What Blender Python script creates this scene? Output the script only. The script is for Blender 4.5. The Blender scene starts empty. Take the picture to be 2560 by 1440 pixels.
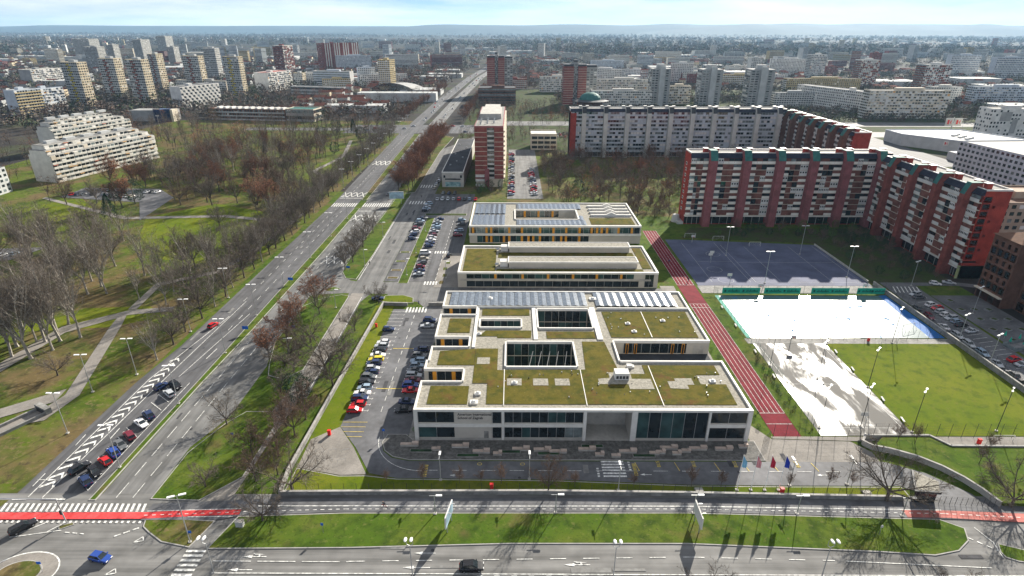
import bpy, math, random
import numpy as np
from mathutils import Matrix, Vector
R = math.radians
rnd = random.Random(7)
sc = bpy.context.scene
COL = sc.collection
# ------------------------------------------------------------------ camera, sky, sun, exposure
cam = bpy.data.objects.new('camera', bpy.data.cameras.new('camera')); COL.objects.link(cam)
cam.data.sensor_width = 36; cam.data.lens = 36 * 1460 / 2560
cam.data.clip_start = 1; cam.data.clip_end = 60000
PITCH = math.atan(648 / 1460)
cam.matrix_world = Matrix.Translation((0, 0, 90)) @ Matrix.Rotation(math.pi / 2 - PITCH, 4, 'X') @ Matrix.Rotation(R(.18), 4, 'Z')
sc.camera = cam
SUN_AZ, SUN_EL = R(28.5), R(24.3)          # azimuth to the right of the viewing direction
sun = bpy.data.objects.new('sun', bpy.data.lights.new('sun', 'SUN')); COL.objects.link(sun)
sun.data.energy = 5.0; sun.data.angle = R(.5); sun.data.color = (1, .93, .82)
sd = Vector((math.sin(SUN_AZ) * math.cos(SUN_EL), math.cos(SUN_AZ) * math.cos(SUN_EL), math.sin(SUN_EL)))
sun.rotation_euler = sd.to_track_quat('Z', 'Y').to_euler()
world = bpy.data.worlds.new('World'); sc.world = world; world.use_nodes = True
wn, wl = world.node_tree.nodes, world.node_tree.links
wn.clear()
sky = wn.new('ShaderNodeTexSky'); sky.sky_type = 'NISHITA'; sky.sun_disc = False
sky.sun_elevation = SUN_EL; sky.sun_rotation = SUN_AZ
sky.altitude = 120; sky.air_density = .5; sky.dust_density = .02; sky.ozone_density = 1.5
tc = wn.new('ShaderNodeTexCoord'); mp = wn.new('ShaderNodeMapping'); mp.inputs['Scale'].default_value = (1, 1, 7.5)
cn = wn.new('ShaderNodeTexNoise'); cn.inputs['Scale'].default_value = 3.2; cn.inputs['Detail'].default_value = 9; cn.inputs['Roughness'].default_value = .58
cr = wn.new('ShaderNodeValToRGB'); cr.color_ramp.elements[0].position = .34; cr.color_ramp.elements[1].position = .66
cmix = wn.new('ShaderNodeMix'); cmix.data_type = 'RGBA'; cmix.inputs['B'].default_value = (12.2, 12.4, 12.6, 1)
cf = wn.new('ShaderNodeMath'); cf.operation = 'MULTIPLY'; cf.inputs[1].default_value = .85
bg = wn.new('ShaderNodeBackground'); bg.inputs['Strength'].default_value = .038
wo = wn.new('ShaderNodeOutputWorld')
wl.new(tc.outputs['Generated'], mp.inputs['Vector']); wl.new(mp.outputs['Vector'], cn.inputs['Vector'])
wl.new(cn.outputs['Fac'], cr.inputs['Fac']); wl.new(cr.outputs['Color'], cf.inputs[0]); wl.new(cf.outputs[0], cmix.inputs['Factor'])
tint = wn.new('ShaderNodeMix'); tint.data_type = 'RGBA'; tint.blend_type = 'MULTIPLY'; tint.inputs['Factor'].default_value = 1; tint.inputs['B'].default_value = (.82, .92, 1.10, 1)   # cooler white balance of the whole sky
wl.new(sky.outputs['Color'], tint.inputs['A']); wl.new(tint.outputs['Result'], cmix.inputs['A']); wl.new(cmix.outputs['Result'], bg.inputs['Color'])
wl.new(bg.outputs[0], wo.inputs['Surface'])
vs = sc.view_settings; vs.view_transform = 'Standard'; vs.look = 'None'; vs.gamma = 1; vs.exposure = 1.3; vs.use_curve_mapping = False
sc.cycles.max_bounces = 5; sc.cycles.diffuse_bounces = 2; sc.cycles.glossy_bounces = 3; sc.cycles.transparent_max_bounces = 8
HAZE = 3.8e-5
sc.cycles.volume_bounces = 0; sc.cycles.sample_clamp_indirect = 4
# ------------------------------------------------------------------ materials
MATS = {}
def mat(name, col, rough=.85, var=.12, scale=.6, col2=None, spec=.13, metal=0, fine=None, bump=0, detail=3, ramp=(.35, .65), stretch=None):
    """procedural principled material: two tones of the thing's own colour mixed by noise in world space"""
    if name in MATS: return MATS[name]
    m = bpy.data.materials.new(name); m.use_nodes = True
    nt = m.node_tree; b = nt.nodes['Principled BSDF']
    b.inputs['Roughness'].default_value = rough; b.inputs['Specular IOR Level'].default_value = spec; b.inputs['Metallic'].default_value = metal
    c1 = tuple(max(0, c * (1 - var)) for c in col); c2 = col2 or tuple(c * (1 + var) for c in col)
    g = nt.nodes.new('ShaderNodeNewGeometry'); n = nt.nodes.new('ShaderNodeTexNoise')
    n.inputs['Scale'].default_value = scale; n.inputs['Detail'].default_value = detail; n.inputs['Roughness'].default_value = .6
    if stretch:
        sm_ = nt.nodes.new('ShaderNodeMapping'); sm_.inputs['Scale'].default_value = stretch; nt.links.new(g.outputs['Position'], sm_.inputs['Vector']); nt.links.new(sm_.outputs[0], n.inputs['Vector'])
    else: nt.links.new(g.outputs['Position'], n.inputs['Vector'])
    r = nt.nodes.new('ShaderNodeValToRGB'); e = r.color_ramp.elements
    e[0].position, e[1].position = ramp; e[0].color = (*c1, 1); e[1].color = (*c2, 1)
    nt.links.new(n.outputs['Fac'], r.inputs['Fac']); out = r.outputs['Color']
    if fine:
        n2 = nt.nodes.new('ShaderNodeTexNoise'); n2.inputs['Scale'].default_value = fine[0]; n2.inputs['Detail'].default_value = 3
        nt.links.new(g.outputs['Position'], n2.inputs['Vector'])
        mx = nt.nodes.new('ShaderNodeMix'); mx.data_type = 'RGBA'; mx.blend_type = 'OVERLAY'; mx.inputs['Factor'].default_value = fine[1]
        nt.links.new(out, mx.inputs['A']); nt.links.new(n2.outputs['Fac'], mx.inputs['B']); out = mx.outputs['Result']
    nt.links.new(out, b.inputs['Base Color'])
    if bump:
        bn = nt.nodes.new('ShaderNodeBump'); bn.inputs['Strength'].default_value = bump; bn.inputs['Distance'].default_value = .1
        nt.links.new(n.outputs['Fac'], bn.inputs['Height']); nt.links.new(bn.outputs['Normal'], b.inputs['Normal'])
    MATS[name] = m
    return m
def layered(name, stops, scales, rough=.95, spec=.04):
    """ground cover: several noise-mixed tones; stops = list of (colour, noise scale, ramp lo, ramp hi) laid one over the other"""
    m = bpy.data.materials.new(name); m.use_nodes = True
    nt = m.node_tree; b = nt.nodes['Principled BSDF']; b.inputs['Roughness'].default_value = rough; b.inputs['Specular IOR Level'].default_value = spec
    g = nt.nodes.new('ShaderNodeNewGeometry'); out = None
    for i, (col, scl, lo, hi, amt) in enumerate(stops):
        if out is None:
            rgb = nt.nodes.new('ShaderNodeRGB'); rgb.outputs[0].default_value = (*col, 1); out = rgb.outputs[0]; continue
        off = nt.nodes.new('ShaderNodeVectorMath'); off.operation = 'ADD'; off.inputs[1].default_value = (i * 131, i * 57, i * 13)
        nt.links.new(g.outputs['Position'], off.inputs[0])
        n = nt.nodes.new('ShaderNodeTexNoise'); n.inputs['Scale'].default_value = scl; n.inputs['Detail'].default_value = 4; n.inputs['Roughness'].default_value = .62
        nt.links.new(off.outputs[0], n.inputs['Vector'])
        mr = nt.nodes.new('ShaderNodeMapRange'); mr.inputs['From Min'].default_value = lo; mr.inputs['From Max'].default_value = hi; mr.inputs['To Max'].default_value = amt
        nt.links.new(n.outputs['Fac'], mr.inputs['Value'])
        mx = nt.nodes.new('ShaderNodeMix'); mx.data_type = 'RGBA'; mx.inputs['B'].default_value = (*col, 1)
        nt.links.new(mr.outputs[0], mx.inputs['Factor']); nt.links.new(out, mx.inputs['A']); out = mx.outputs['Result']
    nt.links.new(out, b.inputs['Base Color'])
    MATS[name] = m
    return m
A = lambda n, *a, **k: mat(n, *a, **k)
GRASS = layered('grass', [((.058, .102, .011), 0, 0, 0, 0), ((.092, .118, .018), .06, .42, .6, .85), ((.028, .052, .009), .3, .47, .66, .85), ((.125, .095, .04), .11, .56, .70, .7), ((.14, .14, .045), .9, .56, .7, .6), ((.02, .035, .008), 2.0, .56, .7, .6)], 0)
LITTER = layered('leaf_strewn_grass', [((.075, .108, .013), 0, 0, 0, 0), ((.125, .088, .045), .05, .44, .58, .9), ((.04, .065, .011), .09, .5, .64, .85), ((.17, .13, .065), .7, .54, .68, .75), ((.045, .034, .022), .4, .54, .7, .8), ((.2, .165, .09), 2.2, .6, .72, .6)], 0)
LAWN = layered('mown_grass', [((.092, .13, .008), 0, 0, 0, 0), ((.135, .15, .014), .045, .42, .6, .85), ((.045, .075, .009), .35, .5, .68, .7), ((.14, .125, .035), .9, .56, .72, .55), ((.04, .06, .01), 2.2, .56, .7, .5)], 0)
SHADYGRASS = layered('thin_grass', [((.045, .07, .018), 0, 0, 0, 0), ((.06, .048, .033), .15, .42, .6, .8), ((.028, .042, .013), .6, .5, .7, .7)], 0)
PLAIN = layered('plain', [((.05, .044, .04), 0, 0, 0, 0), ((.055, .068, .03), .012, .5, .62, .85), ((.08, .068, .05), .004, .52, .66, .8), ((.03, .028, .027), .02, .48, .6, .85), ((.12, .115, .11), .035, .65, .74, .6)], 0)
ASPH = A('asphalt', (.095, .095, .099), .8, .28, .5, fine=(.25, .4), spec=.15, stretch=(1, .04, 1))
ASPH2 = A('old_asphalt', (.145, .144, .14), .8, .25, .5, fine=(.22, .45), spec=.15, stretch=(1, .05, 1))
ASPHX = A('road_asphalt', (.15, .148, .142), .8, .28, .55, fine=(.25, .45), spec=.2, stretch=(.04, 1, 1))
ASPHD = A('damp_asphalt', (.115, .116, .122), .78, .25, .12, fine=(.8, .35), spec=.25)
PAVE = A('pale_paving', (.215, .20, .18), .85, .18, .15, fine=(2.5, .3))
COBB = A('cobbles', (.115, .112, .105), .85, .3, .8, fine=(2.2, .55))
KERB = A('kerb_stone', (.33, .32, .30), .85, .15, .7)
CONC = A('concrete', (.40, .385, .35), .8, .14, .25, fine=(1.5, .2))
CONCD = A('weathered_concrete', (.23, .225, .21), .85, .25, .3, fine=(1.2, .3))
WHITE = A('white_paint', (.74, .74, .72), .6, .12, .8)
ROADW = A('road_paint_white', (.60, .60, .57), .75, .35, 1.6, fine=(4, .4))
ROADY = A('road_paint_yellow', (.60, .46, .10), .7, .25, 1.1)
REDP = A('cycle_path_red', (.60, .06, .06), .75, .3, .5, fine=(2.5, .4))
REDPK = A('worn_cycle_path_red', (.40, .13, .11), .75, .3, .5)
TRACK = A('running_track', (.15, .018, .026), .9, .18, .3, fine=(3, .25), spec=.08)
BEIGE = A('beige_panel', (.47, .44, .385), .75, .07, .2)
ROOFW = A('roof_edge_metal', (.66, .645, .60), .5, .08, .5)
GRAVEL = A('roof_gravel', (.27, .255, .215), .95, .25, 1.4, fine=(5, .5))
SEDUM = layered('sedum_roof', [((.088, .078, .014), 0, 0, 0, 0), ((.118, .098, .02), .22, .42, .6, .8), ((.05, .058, .012), .35, .47, .62, .85), ((.115, .055, .025), .22, .56, .68, .7), ((.17, .14, .05), 1.6, .58, .7, .6), ((.045, .04, .014), 1.1, .58, .7, .6)], 0)
GLASS = A('dark_glass', (.015, .022, .026), .06, .4, .3, spec=.6)
GLASST = A('teal_glass', (.03, .065, .065), .08, .4, .3, spec=.6)
GLASSP = A('curtained_glass', (.16, .19, .19), .12, .4, .4, spec=.6)
ORANGE = A('orange_panel', (.60, .27, .03), .6, .1, .5)
PVB = A('solar_cells', (.14, .165, .195), .2, .3, 1.2, spec=.7)
PVW = A('solar_frame', (.22, .24, .26), .3, .08, .5, metal=.6)
BRICK = A('red_brick', (.28, .045, .032), .9, .22, .35, fine=(2.5, .3))
BRICKO = A('dark_red_brick', (.21, .062, .05), .9, .25, .35, fine=(2.5, .3))
BRICKP = A('purple_brick', (.24, .085, .088), .9, .2, .35, fine=(2.5, .3))
BRICKD = A('brown_brick', (.135, .07, .05), .9, .22, .4, fine=(2.5, .3))
BROWNP = A('brown_glazed_loggia', (.17, .07, .055), .35, .35, .35)
CREAM = A('cream_render', (.56, .50, .40), .85, .1, .2)
OFFW = A('off_white_render', (.60, .59, .56), .85, .12, .2)
GREYR = A('grey_render', (.30, .30, .29), .85, .15, .15)
GREYC = A('pale_grey_render', (.42, .43, .42), .85, .12, .15)
GREEND = A('green_copper', (.035, .13, .115), .7, .2, .5)
DARKR = A('bitumen_roof', (.045, .048, .055), .85, .25, .15, fine=(1.5, .3))
NAVY = A('dark_roof_tiles', (.025, .028, .045), .8, .25, .5)
METAL = A('galvanised_steel', (.42, .43, .43), .45, .1, .8, metal=.5)
DMETAL = A('dark_steel', (.05, .052, .055), .5, .1, .8, metal=.3)
LAMPW = A('lamp_head', (.80, .80, .78), .4, .05, 1)
TYRE = A('tyre', (.012, .012, .013), .9, .1, 1)
RIM = A('wheel_rim', (.35, .36, .37), .35, .1, 1, metal=.7)
HEADL = A('headlight_glass', (.75, .75, .72), .1, .05, 1, spec=.7)
TAILL = A('tail_light', (.35, .01, .01), .2, .1, 1)
BARK = A('bark', (.10, .082, .066), .95, .35, 1.2)
BARKP = A('pale_bark', (.30, .275, .235), .95, .35, 1.2)
TWIG = A('grey_twigs', (.15, .125, .102), .95, .3, .12)
TWIGB = A('brown_twigs', (.135, .09, .066), .95, .3, .12)
TWIGR = A('russet_leaves', (.29, .125, .065), .9, .35, .15)
LEAFD = A('evergreen_leaves', (.022, .05, .022), .8, .4, .4)
LEAFG = A('green_leaves', (.06, .12, .02), .8, .4, .5)
REDM = A('red_metal', (.62, .03, .025), .45, .1, .6)
BLUEM = A('blue_sign', (.02, .12, .50), .5, .1, .6)
# ------------------------------------------------------------------ building helpers
class MB:
    """collects boxes, prisms, tubes; build() links them as one mesh object"""
    def __init__(s): s.v = []; s.f = []; s.m = []
    def face(s, pts, m=0):
        i = len(s.v); s.v += [tuple(p) for p in pts]; s.f.append(tuple(range(i, i + len(pts)))); s.m.append(m)
    def box(s, x0, x1, y0, y1, z0, z1, m=0, bottom=False):
        i = len(s.v)
        s.v += [(x0, y0, z0), (x1, y0, z0), (x1, y1, z0), (x0, y1, z0), (x0, y0, z1), (x1, y0, z1), (x1, y1, z1), (x0, y1, z1)]
        fs = [(4, 5, 6, 7), (0, 1, 5, 4), (1, 2, 6, 5), (2, 3, 7, 6), (3, 0, 4, 7)] + ([(3, 2, 1, 0)] if bottom else [])
        for f in fs: s.f.append(tuple(i + k for k in f)); s.m.append(m)
        return s
    def prism(s, pts, z0, z1, m=0, mtop=None):
        n = len(pts)
        if sum(pts[k][0] * pts[(k + 1) % n][1] - pts[(k + 1) % n][0] * pts[k][1] for k in range(n)) < 0: pts = pts[::-1]
        i = len(s.v); s.v += [(x, y, z0) for x, y in pts] + [(x, y, z1) for x, y in pts]
        s.f.append(tuple(range(i + n, i + 2 * n))); s.m.append(m if mtop is None else mtop)
        for k in range(n):
            j = (k + 1) % n; s.f.append((i + k, i + j, i + n + j, i + n + k)); s.m.append(m)
        return s
    def tube(s, p, q, r0, r1, n=6, m=0, cap=True):
        p, q = Vector(p), Vector(q); d = (q - p).normalized()
        a = d.cross(Vector((0, 0, 1)));  a = a.normalized() if a.length > 1e-3 else Vector((1, 0, 0)); b = d.cross(a)
        i = len(s.v)
        for c, r in ((p, r0), (q, r1)):
            for k in range(n):
                t = 2 * math.pi * k / n; s.v.append(tuple(c + (a * math.cos(t) + b * math.sin(t)) * r))
        for k in range(n): s.f.append((i + k, i + n + k, i + n + (k + 1) % n, i + (k + 1) % n)); s.m.append(m)
        if cap: s.f.append(tuple(range(i + n, i + 2 * n))); s.m.append(m)
        return s
    def mesh(s, name, mats):
        me = bpy.data.meshes.new(name); me.from_pydata(s.v, [], s.f)
        for m in (mats if isinstance(mats, (list, tuple)) else [mats]): me.materials.append(m)
        if any(s.m): me.polygons.foreach_set('material_index', s.m)
        me.update(); return me
    def build(s, name, mats, parent=None, loc=None, kind=None):
        return inst(name, s.mesh(name, mats), parent, loc, kind=kind)
def inst(name, me, parent=None, loc=None, rz=0, kind=None, scale=None):
    o = bpy.data.objects.new(name, me); COL.objects.link(o)
    if parent: o.parent = parent
    if loc: o.location = loc
    if rz: o.rotation_euler = (0, 0, rz)
    if scale: o.scale = scale if isinstance(scale, tuple) else (scale,) * 3
    if kind: o['kind'] = kind
    return o
def tag(o, label, cat, group=None):
    o['label'] = label; o['category'] = cat
    if group: o['group'] = group
    return o
def thing(name, label, cat, loc=(0, 0, 0), rz=0, group=None, scale=None):
    o = inst(name, None, None, loc, rz, scale=scale); return tag(o, label, cat, group)
BOXES = {}
def ubox(dx, dy, dz, m, centered=True):
    """shared box mesh, base at z=0, centred in x, front face at y=0"""
    k = (round(dx, 3), round(dy, 3), round(dz, 3), m.name)
    if k not in BOXES: BOXES[k] = MB().box(-dx / 2, dx / 2, 0, dy, 0, dz).mesh('piece', m)
    return BOXES[k]
def inset(pts, d):
    n = len(pts)
    if sum(pts[k][0] * pts[(k + 1) % n][1] - pts[(k + 1) % n][0] * pts[k][1] for k in range(n)) < 0: pts = pts[::-1]
    out = []
    for k in range(n):
        p0, p1, p2 = Vector(pts[k - 1]), Vector(pts[k]), Vector(pts[(k + 1) % n])
        e1, e2 = (p1 - p0).normalized(), (p2 - p1).normalized()
        n1, n2 = Vector((-e1.y, e1.x)), Vector((-e2.y, e2.x)); b = n1 + n2
        b = b / max(.3, b.length_squared) * 2 * d * .5 * 2 if b.length > 1e-4 else n1 * d
        out.append((p1.x + b.x, p1.y + b.y))
    return out
ZL = [.010]
def sheet(name, pts, m, z=None, parent=None):
    if z is None: ZL[0] += .003; z = ZL[0]
    n = len(pts)
    if sum(pts[k][0] * pts[(k + 1) % n][1] - pts[(k + 1) % n][0] * pts[k][1] for k in range(n)) < 0: pts = pts[::-1]
    mb = MB(); mb.face([(x, y, z) for x, y in pts]); o = mb.build(name, m, parent)
    if not parent: o['kind'] = 'structure'
    return o
def rect(x0, x1, y0, y1): return [(x0, y0), (x1, y0), (x1, y1), (x0, y1)]
def island(name, pts, m, h=.17, kw=.22):
    k = MB().prism(pts, -.05, h - .012).build('kerb', KERB)
    o = sheet(name, inset(pts, kw), m, z=h); k.parent = o
    return o
def arc(cx, cy, r, a0, a1, n=8): return [(cx + r * math.cos(R(a0 + (a1 - a0) * k / n)), cy + r * math.sin(R(a0 + (a1 - a0) * k / n))) for k in range(n + 1)]
ZP = .105
def paint(name, parent, quads, m=None, z=ZP):
    mb = MB()
    for q in quads:
        a = sum(q[k][0] * q[(k + 1) % len(q)][1] - q[(k + 1) % len(q)][0] * q[k][1] for k in range(len(q)))
        mb.face([(x, y, z) for x, y in (q if a > 0 else q[::-1])])
    o = mb.build(name, m or ROADW, parent); o['kind'] = 'stuff' if parent else 'structure'
    return o
def line(x0, y0, x1, y1, w=.15):
    d = Vector((x1 - x0, y1 - y0)); n = Vector((-d.y, d.x)).normalized() * w / 2
    return [(x0 - n.x, y0 - n.y), (x1 - n.x, y1 - n.y), (x1 + n.x, y1 + n.y), (x0 + n.x, y0 + n.y)]
def dashes(x0, y0, x1, y1, on, off, w=.15):
    d = Vector((x1 - x0, y1 - y0)); L = d.length; d /= L; t = 0; out = []
    while t < L: e = min(L, t + on); out.append(line(x0 + d.x * t, y0 + d.y * t, x0 + d.x * e, y0 + d.y * e, w)); t += on + off
    return out
ORD = 'first second third fourth fifth sixth seventh eighth ninth tenth eleventh twelfth thirteenth fourteenth fifteenth sixteenth seventeenth eighteenth nineteenth twentieth'.split()
def nth(i): return ORD[i] if i < 20 else ('twenty-' + ORD[i - 20] if i < 29 else 'thirty-' + ORD[i - 30] if 29 < i < 39 else 'thirtieth' if i == 29 else 'forty-' + ORD[max(0, i - 40)])
# ------------------------------------------------------------------ ground, roads, paths
g = sheet('ground', rect(-14000, 14000, -300, 14000), PLAIN, z=-.06)
park = sheet('park_lawn', [(-360, 60), (-104, 60), (-104, 640), (-360, 640)], LITTER, z=0)
sheet('park_clearing', [(-190, 292), (-166, 318), (-128, 300), (-112, 268), (-108, 240), (-128, 226), (-150, 232), (-176, 262)], LAWN)
sheet('park_clearing', [(-136, 372), (-112, 410), (-108, 460), (-120, 470), (-142, 420)], LAWN)
sheet('park_clearing', [(-163, 166), (-150, 184), (-128, 186), (-118, 178), (-132, 170)], LAWN)
sheet('park_clearing', [(-210, 250), (-200, 280), (-250, 330), (-270, 300)], LAWN)
sheet('school_grounds', rect(-104, 172, 60, 345), GRASS, z=.004)
sheet('woodland_floor', rect(-50, 215, 296, 470), LITTER, z=.006)
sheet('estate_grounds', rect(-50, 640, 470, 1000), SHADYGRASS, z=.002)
# avenue: two carriageways with a grassed median
aveL = sheet('avenue_carriageway', [(-104.5, 60), (-104.2, 137), (-102.4, 158), (-101.6, 235), (-100.4, 318), (-103, 430), (-106, 560), (-104, 840), (-92, 1250), (-60, 1800), (-40, 1800), (-78, 1250), (-89, 840), (-92, 560), (-89.5, 430), (-86.5, 318), (-87.2, 204), (-87.4, 150), (-88.2, 92.5), (-88, 60)], ASPH)
aveR = sheet('avenue_carriageway', [(-88, 60), (-86.3, 92.5), (-85.6, 137), (-84.3, 170), (-83, 240), (-83, 318), (-84, 430), (-86, 560), (-83, 840), (-72, 1250), (-34, 1800), (-16, 1800), (-58, 1250), (-69, 840), (-72, 560), (-71, 430), (-68, 318), (-69.5, 235), (-74.2, 200), (-74.4, 160), (-71.3, 146), (-71.3, 122), (-75.4, 110), (-75.4, 60)], ASPH2)
island('median_strip', [(-88, 93), (-86.5, 93), (-85.8, 137), (-84.5, 170), (-83.2, 240), (-83.2, 309), (-86.4, 309), (-87.2, 204), (-87.3, 150)], GRASS)
island('median_strip', [(-86.3, 326), (-83.3, 326), (-84.3, 430), (-86.4, 556), (-91.6, 556), (-89.2, 430)], LITTER)
sheet('avenue_junction', rect(-160, -8, 560, 612), ASPH)
sheet('side_street', rect(-260, -160, 575, 592), ASPH2)
front = sheet('front_road', [(-150, 40), (150, 40), (150, 95), (-150, 95)], ASPHX)
sheet('left_verge', [(-150, 93), (-104.5, 93), (-106, 84), (-112, 80), (-150, 79)], LITTER, z=.12)
# front verge with rounded ends, cycle path and footway behind it
verge = island('front_verge', [(-57.5, 80.7), (-31, 81), (0, 82.1), (34, 82.2), (69, 80.5), (79.5, 79.7), (84.7, 80.8), (88.2, 83.2), (89.6, 86.3), (86, 88.6), (36, 90.1), (-34, 89.8), (-55, 88.8)], GRASS)
corner = island('corner_verge', [(-73.2, 87.9), (-72.6, 86), (-70.7, 84.6), (-67, 82.3), (-61, 81), (-60, 84), (-59, 87.6), (-66, 88)], LITTER)
cyc = sheet('cycle_path', [(-74, 87.6), (-59, 87.8), (-54, 89), (-34, 90), (36, 90.3), (88, 88.7), (140, 85.8), (140, 91), (100, 92.8), (88, 93.2), (36, 94.2), (-34, 93.8), (-50, 93.6), (-74, 92.1)], ASPHD, z=.17)
red = sheet('cycle_crossing', [(-150, 87.2), (-74, 88), (-66, 88.6), (-55, 89.2), (-55, 90.5), (-66, 90.3), (-74, 89.7), (-150, 89.2)], REDP, z=.19)
sheet('cycle_crossing', [(80, 89), (88, 88.9), (100, 87.9), (140, 85.9), (140, 88), (100, 90.3), (88, 90.9), (80, 91)], REDPK, z=.19)
paint('edge_line', cyc, [line(-52, 91.5, -34, 91.6, .22), line(-34, 91.6, 36, 91.8, .22), line(36, 91.8, 88, 90.95, .22), line(-74, 90.0, -55, 90.75, .16), line(-65, 88.5, -56, 88.7, .14)], z=.2)
paint('dashed_line', cyc, dashes(-56, 89.9, -34, 90.75, .8, .75) + dashes(-34, 90.75, 36, 91.05, .8, .75) + dashes(36, 91.05, 88, 90.0, .8, .75) + dashes(88, 90, 130, 87.3, .8, .75) + dashes(-74, 88.9, -56, 89.8, .7, .9), z=.2)
# pedestrian crossings
paint('zebra_crossing', front, [[(x, 89.85), (x + .55, 89.85), (x + .55 - .55 , 92.1), (x - .55, 92.1)] for x in np.arange(-104, -75.2, 1.15)], z=.12)
paint('zebra_teeth', front, [[(x, 86.9), (x + .5, 86.9), (x + .4, 87.5), (x - .1, 87.5)] for x in np.arange(-104, -73.6, 1.15)], z=.12)
paint('zebra_crossing', front, [rect(-61.1, -57.4, y, y + .52) for y in np.arange(70.5, 80.5, 1.05)])
paint('lane_dashes', front, dashes(-55, 78.0, -30, 77.9, 7, 1.2) + dashes(-30, 78.0, 33, 79.2, 3, 3.2) + dashes(33, 79.2, 60, 78.5, 3, 3.2) + [line(62, 78.4, 88, 77, .15), line(-54, 75.4, 96, 75.3, .18)])
hat = [[(x, 72.4), (x + 1, 72.4), (x + 2.9, 75), (x + 1.9, 75)] for x in np.arange(-8, 34, 3.1)]
paint('hatched_area', front, hat)
def arrow(x, y, L=4.4, d=-1, w=.16, turn=0):
    q = [line(x, y, x + d * L * .6, y, w), [(x + d * L * .6, y - .35), (x + d * L, y), (x + d * L * .6, y + .35)]]
    if turn: q += [line(x + d * L * .25, y, x + d * L * .4, y + turn * .8, w), [(x + d * L * .12, y + turn * .85), (x + d * L * .62, y + turn * 1.25), (x + d * L * .5, y + turn * .6)]]
    return q
paint('lane_arrow', front, arrow(-45.5, 79, turn=.6)); paint('lane_arrow', front, arrow(-47, 76.1)); paint('lane_arrow', front, arrow(-14.2, 79.9, 4)); paint('lane_arrow', front, arrow(-14.8, 76.7, 5)); paint('lane_arrow', front, arrow(14.5, 77.4, 4.8, turn=.6))
tri = lambda x, y, s: [line(x, y, x + s, y + .4, .2), line(x + s, y + .4, x + s * .62, y + s * .8, .2), line(x + s * .62, y + s * .8, x, y, .2)]
paint('give_way_triangle', front, tri(-72.2, 82.2, 1.7)); paint('give_way_triangle', front, tri(-73, 74.9, 1.7))
paint('give_way_dashes', front, dashes(-76.8, 83.6, -72.8, 86, 1.1, .45, .35) + dashes(-87, 84.6, -83, 84.2, 1, .6, .2) + dashes(88.5, 84, 92.5, 80.5, .9, .6, .25))
paint('splitter_outline', front, [line(-96.8, 83.3, -92.4, 87, .18), line(-96.8, 83.3, -88, 85.1, .18), line(-90.5, 84.7, -88.7, 87, .18)])
# roundabout islands bottom left, splitter bottom right
ring = [(-88.4 + 6.2 * math.cos(t), 75.3 + 4.6 * math.sin(t)) for t in np.linspace(0, 2 * math.pi, 36, endpoint=False)]
rb = sheet('roundabout_apron', ring, PAVE, z=.11)
paint('roundabout_line', rb, [line(*ring[k], *ring[(k + 1) % 36], .25) for k in range(36)], z=.125)
island('roundabout_planting', [(-88.8 + 4 * math.cos(t), 75 + 3 * math.sin(t)) for t in np.linspace(0, 2 * math.pi, 28, endpoint=False)], LITTER, .22)
island('splitter_island', [(-89.4, 86.2), (-87, 87.1), (-86.4, 86.5), (-88.6, 85.2)], LITTER, .15, .15)
island('splitter_island', [(92.2, 80.6), (93.2, 82.6), (97, 81.2), (102, 78.8), (101, 77.2), (94, 78.4), (92.3, 79.3)], GRASS, .17)
paint('kerb_line', front, [line(91.8, 79.3, 92.6, 82.8, .18), line(92.6, 82.8, 91.6, 86.5, .18)])
# left carriageway: chevrons, bays, dashes
paint('chevron_border', aveL, [line(-101.2, 93.9, -101.4, 139, .2), line(-98.1, 93.7, -97.2, 139, .2), line(-101.4, 139, -96.4, 178, .18), line(-97.2, 139, -95.6, 190, .16)])
paint('chevrons', aveL, [q for y in np.arange(98, 150, 2.72) for w in (max(.15, 1 - max(0, y - 138) / 12),) for q in ([(-100.9, y - 1.5), (-99.3 + .4 * w, y - .1), (-99.3 + .4 * w, y + .8), (-100.9, y - .75)], [(-98.2, y - 1.5), (-99.3 + .4 * w, y - .1), (-99.3 + .4 * w, y + .8), (-98.2, y - .75)])])
paint('bay_lines', aveL, [line(-90.1, y, -94.6, y + 3.4, .14) for y in np.arange(96, 137, 3.55)] + [line(-90, 95.8, -89.2, 137.2, .14)])
paint('lane_dashes', aveL, dashes(-96.6, 190, -96.2, 308, 3.2, 4.6) + dashes(-92.3, 168, -91.8, 308, 3.2, 4.6) + dashes(-95.6, 345, -98, 556, 3, 5) + [line(-93.8, 140, -90.2, 180, .15)] + dashes(-95, 700, -70, 1500, 5, 8, .3))
paint('edge_arrow', aveL, arrow(-103, 99, 4, 1) + [line(-102.6, 97, -102.8, 101, .18), line(-102.6, 110.5, -102.9, 114.5, .18), line(-96, 113, -96.2, 117, .2), line(-90.8, 150, -90.4, 156, .2)])
paint('stop_line', aveL, [line(-104, 93.2, -101, 93.3, .4), line(-98, 93.3, -93, 93.3, .4)])
paint('lane_dashes', aveR, dashes(-82.7, 93.8, -82.3, 160, 4.4, 2.1) + dashes(-79.2, 93.8, -78.6, 160, 4.4, 2.1) + dashes(-80.5, 165, -79, 300, 3, 5) + dashes(-76.2, 215, -74, 300, 3, 5) + dashes(-78, 700, -50, 1500, 5, 8, .3))
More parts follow.
